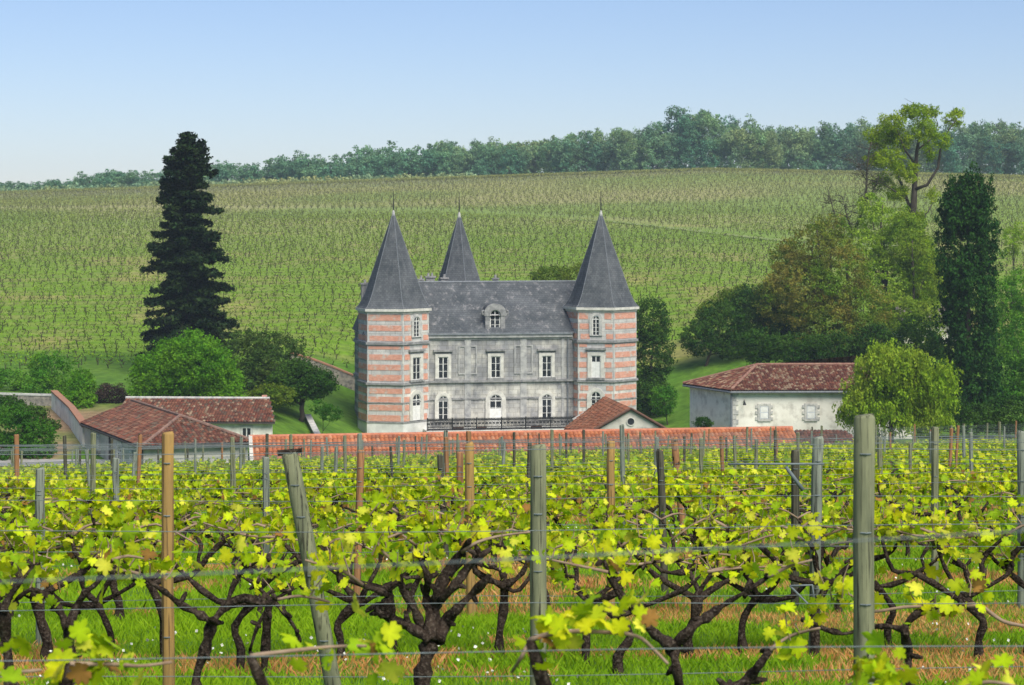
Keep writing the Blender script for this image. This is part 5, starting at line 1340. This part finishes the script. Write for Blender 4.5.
for (x, y, k, rot, sc) in far:
    pr = PROT[0][k % 8]; v, f, c = pr[5], pr[6], pr[7]; cs_, sn = math.cos(rot), math.sin(rot)
    T3 = np.array([[cs_, -sn, 0], [sn, cs_, 0], [0, 0, 1]]) * sc; b3 = np.array([x, y, float(hz(x, y))])
    V.append(v @ T3.T + b3); Fq4.append(f + nv); C.append(c * rngv.uniform(.85, 1.1)); nv += len(v)
    wv = np.array([tuple(p) for p in pr[3].v]); wf = [q for q in pr[3].f if len(q) == 4]
    V.append(wv @ T3.T + b3); Fq4.append(np.array(wf) + nv); C.append(np.tile([.04, .032, .026], (len(wv), 1))); nv += len(wv)
if far:
    o = link('far_vines', np_mesh('far_vines', np.concatenate(V), np.concatenate(Fq4), np.concatenate(C)), M['vine_leaf'])
    tagp(o, 'mass of small vines in the last rows below the outbuildings', kind='stuff')

# ------------------------------------------------------------------ posts
def post(px, py_top, d, dia, mat, label, lean=(0, 0), square=False, group=None, cap=None, hd=True, seed=0, name='vineyard_post'):
    rng = np.random.RandomState(seed + int(px) + 7)
    topw = P(px, py_top, d); gx_, gy2 = topw[0] - lean[0], topw[1] - lean[1]; gz = float(hz(gx_, gy2)); h = topw[2] - gz
    t = thing(name, label, 'post', (gx_, gy2, gz), 0, group); mb = MB(); r = dia / 2
    n_ = 14 if hd else 7
    zs = [-.2] + list(np.linspace(0, 1, 7 if hd else 3) * (h - .012)) + [h]
    pts = [(lean[0] * z / h + rng.normal(0, .002), lean[1] * z / h, z) for z in zs]
    rad = [r * rng.uniform(.97, 1.04) for _ in zs]; rad[-1] = r * .86
    mb.tube(pts, rad, n_); o = mb.build('shaft', mat, t, hd)
    if hd:
        st = MB()
        for zz in (.45, .78, 1.08, h - .16):
            st.tube([(lean[0] * zz / h - r * .5, -r * .9 + lean[1] * zz / h, zz), (lean[0] * zz / h, -r * 1.12 + lean[1] * zz / h, zz), (lean[0] * zz / h + r * .5, -r * .9 + lean[1] * zz / h, zz)], .0035, 5)
        st.build('wire_staple', M['wire'], t)
    if cap:
        c_ = MB(); c_.tube([(lean[0] - r * 1.5, 0, h + .0), (lean[0] + r * 1.4, 0, h + .012)], [.016, .014], 7); c_.build('cap', M['bark_vine'], t)
    return t
GP = 'posts of the nearest rows'
post(864, 415, 8.4, .088, M['post_grey'], 'thickest grey green wooden post, right of centre', group=GP)
post(538, 445, 10.5, .086, M['post_grey'], 'stout flat topped grey green post in the centre', group=GP)
post(290, 453, 10.2, .084, M['post_grey'], 'leaning grey green post with a wire cap, left of centre', lean=(-.26, 0), group=GP, cap=True)
post(168, 432, 10.4, .064, M['post_tan'], 'tall tan brown post on the left', group=GP)
post(40, 468, 14.5, .066, M['post_blue'], 'blue grey post nearest the left edge', group=GP)
post(818, 437, 13.5, .074, M['post_blue'], 'pale blue grey split post left of the thickest post', lean=(.03, 0), group=GP)
post(469, 443, 16.2, .076, M['post_tan'], 'slim tan post standing behind the big old vine', lean=(-.02, 0), group=GP)
post(611, 441, 16.6, .066, M['post_tan'], 'tall tan post in the centre of the second rows', group=GP)
post(361, 450, 18.3, .068, M['post_orange'], 'orange brown post right of the leaning grey post', lean=(.04, 0), group=GP)
post(660, 450, 18.0, .066, M['post_dark'], 'dark green grey post right of the tall tan post', lean=(-.05, 0), group=GP)
post(935, 427, 19.0, .070, M['post_grey'], 'slim grey post right of the thickest post', group=GP)
post(795, 450, 17.2, .070, M['post_dark'], 'dark post just left of the pale blue grey split post', group=GP)
post(1022, 431, 17.0, .078, M['post_blue'], 'blue grey post at the right edge', group=GP)
post(266, 457, 20.0, .070, M['post_blue'], 'pale blue post just left of the leaning grey post', group=GP)
post(116, 0 + 458, 24, .08, M['post_blue'], 'short pale post between the blue grey and tan posts on the left', group=GP)
post(674, 438, 28, .10, M['post_orange'], 'crooked reddish brown stake among the middle rows right of centre', lean=(-.14, 0), group=GP)
post(460, 452, 23, .08, M['post_orange'], 'reddish post left of the slim tan post', group=GP)
post(440, 455, 24, .075, M['post_dark'], 'dark slanting post left of the reddish post', lean=(-.08, 0), group=GP)
rp = np.random.RandomState(15); mats = ['post_grey', 'post_blue', 'post_blue', 'post_dark', 'post_orange', 'post_grey']
for ri, d in enumerate(ROWD[4:]):
    hw = .262 * d + 1; stp = 3.4 if d < 40 else 4.6; xs = np.arange(-hw, hw, stp) + rp.uniform(0, stp)
    for x in xs:
        y = row_y(d, x)
        if y > 84 + (x + 22) * .35: continue
        if d < 25 and rp.rand() < .45: continue
        g_ = float(hz(x, y)); h = rp.uniform(1.25, 1.62); px = 512 + FPX * x / y; py = HY - (g_ + h) * FPX / y
        if px < -10 or px > 1034: continue
        mt = mats[rp.randint(6)]
        lab, grp = ('weathered post in the middle rows rising above the leaves', 'posts of the middle rows') if d < 40 else ('thin distant post in the far rows below the buildings', 'posts of the far rows')
        post(px, py, y, rp.uniform(.06, .085), M[mt], lab, lean=(rp.normal(0, .04), 0), group=grp, hd=False)

# ------------------------------------------------------------------ trellis wires
def wire(d, h, rad, label, group, sag=.02, x0=None, x1=None, tl=0, yoff=0):
    hw = .262 * d + 2.5; xs = np.linspace(x0 if x0 is not None else -hw, x1 if x1 is not None else hw, 36 if d < 30 else 22)
    rng = np.random.RandomState(int(d * 10 + h * 100)); ph = rng.rand() * 6
    ys = d + xs * ROWT + yoff
    if d > 30:
        k = ys < 84 + (xs + 22) * .35 + 1
        if k.sum() < 3: return
        xs, ys = xs[k], ys[k]
    pts = [(x, y, float(hz(x, y)) + h + tl * x + sag * math.sin(x * 1.3 + ph) * .5) for x, y in zip(xs, ys)]
    base = np.array(pts[0]); t = MB(); t.tube([np.array(p) - base for p in pts], rad, 5)
    o = t.build('trellis_wire', M['wire'], None, True); o.location = base; tagp(o, label, 'wire', group)
wire(2.5, 1.341, .0011, 'thick blurred wire nearest the camera across the whole picture', 'wires nearest the camera', tl=.045)
for h, lb_ in ((.72, 'lowest wire of the row nearest the camera'), (.60, 'slack wire under the canes at the bottom of the picture')): wire(5.2, h + .2, .0016, lb_, 'wires nearest the camera')
nm = {1: 'nearest full row', 2: 'second full row', 3: 'third full row'}
hn = {.45: 'lowest', .75: 'lower middle', 1.08: 'upper middle', 1.42: 'top'}
for ri, d in enumerate(ROWD[1:]):
    near_ = ri < 3
    for h in ((.45, .75, 1.08, 1.42) if d < 30 else ((.95, 1.34) if ri % 2 else (.95,))):
        if near_: lab, grp = '%s trellis wire of the %s' % (hn[h], nm[ri + 1]), 'wires of the near rows'
        else: lab, grp = ('trellis wire strung between posts of the middle rows', 'wires of the middle rows') if d < 30 else ('thin trellis wire along the far rows', 'wires of the far rows')
        wire(d, h, .0018 if d < 12 else (.002 if d < 20 else (.0025 if d < 40 else .0035)), lab, grp)
# wire tensioner stays by the pale post
mb = MB(); b3 = P(786, 467, 12.6); mb.tube([(0, 0, 0), P(803, 490, 12.6) - b3], [.011, .015], 8); mb.tube([P(728, 464, 12.6) - b3, P(824, 464, 12.6) - b3], .007, 6)
o = mb.build('wire_stay', M['wire'], None, True); o.location = b3; tagp(o, 'blue grey metal stay hanging from a thick wire left of the pale post', 'wire stay')
mb = MB(); b3 = P(790, 586, 12.6); mb.tube([(0, 0, 0), P(812, 585, 12.6) - b3, P(816, 612, 12.6) - b3, (0, 0, 0)], .008, 6)
o = mb.build('wire_stay', M['wire'], None, True); o.location = b3; tagp(o, 'triangular metal stay low on the pale blue grey split post', 'wire stay')

# ------------------------------------------------------------------ grass between the rows
def grass():
    rng = np.random.RandomState(61)
    bands = [(10.5, 17, 1700, .005, .075), (17, 26, 650, .009, .10), (26, 45, 170, .02, .14), (45, 92, 34, .05, .2)]
    V, C, Vd, Cd = [], [], [], []; fl = []
    for (y0, y1, den, w, hh) in bands:
        hw = .262 * y1 + 3.5; n_ = int(2 * hw * (y1 - y0) * den); x = rng.uniform(-hw, hw, n_); y = rng.uniform(y0, y1, n_)
        k = np.abs(x) < .262 * y + 3.5; x, y = x[k], y[k]
        z = hz(x, y) - .01; n_ = len(x)
        rowp = np.min(np.abs((y - x * ROWT)[:, None] - np.array(ROWD)[None]), 1)
        dn = vnoise(x, y, .8, 9) * .55 + vnoise(x, y, 2.6, 10) * .45; dry = (dn + .17 * (rowp < .7) > .655)
        h = hh * rng.uniform(.35, 1.25, n_) * (.55 + .9 * vnoise(x, y, 1.1, 12)); h[dry] *= .8
        a = rng.rand(n_) * math.pi; dx, dy = np.cos(a) * w / 2, np.sin(a) * w / 2; lx, ly = rng.normal(0, .35, n_) * h, rng.normal(0, .35, n_) * h
        ww = rng.uniform(.7, 1.5, n_)
        b = np.stack([x, y, z], 1); o1 = np.stack([dx * ww, dy * ww, 0 * x], 1)
        v = np.stack([b - o1, b + o1, b + o1 * .8 + np.stack([lx * .4, ly * .4, h * .6], 1), b + np.stack([lx, ly, h], 1)], 1)
        g1 = np.array([.20, .36, .010]); g2 = np.array([.32, .46, .02]); g3 = np.array([.12, .27, .008]); d1_, d2_ = np.array([.54, .20, .06]), np.array([.62, .37, .14])
        t = rng.rand(n_, 1); tn = vnoise(x, y, 1.7, 13)[:, None]
        c = (g3 * (1 - tn) + g1 * tn) * (1 - t * .6) + g2 * t * .6
        cd = d1_ * (1 - t) + d2_ * t; mixd = (rng.rand(n_) < .82) & dry
        V.append(v[~mixd]); C.append(c[~mixd]); Vd.append(v[mixd]); Cd.append(cd[mixd])
    for nm_, VV, CC, lab in (('grass', V, C, 'bright green spring grass between the vine rows'), ('dry_grass', Vd, Cd, 'patches of dry orange tan grass under the vines')):
        v = np.concatenate(VV); c = np.concatenate(CC); f = np.arange(len(v) * 4).reshape(-1, 4)
        o = link(nm_, np_mesh(nm_, v.reshape(-1, 3), f, np.repeat(c, 4, 0)), mat_leaf(nm_ + '_blade', (1, 1, 1), (.85, .9, .8), 3, trans=.3)); tagp(o, lab, kind='stuff')
    n_ = 1500; y = 11 + 22 * rng.rand(n_) ** 1.3; x = rng.uniform(-1, 1, n_) * (.262 * y + 1); k = vnoise(x, y, 1.5, 17) > .5; x, y = x[k], y[k]
    c = np.stack([x, y, hz(x, y) + rng.uniform(.06, .17, len(x))], 1); v, f = quads(c, .022, rng); v2, f2 = quads(c, .022, rng)
    o = link('wildflowers', np_mesh('wildflowers', np.concatenate([v, v2]), np.concatenate([f, f2 + len(v)])), mat_noise('white_petal', (.75, .75, .68), (.6, .6, .5), 5)); tagp(o, 'tiny white wildflowers scattered in the grass', kind='stuff')
grass()
print('objects', len(scene.objects), 'far', len(far), 'cands', len(cands))
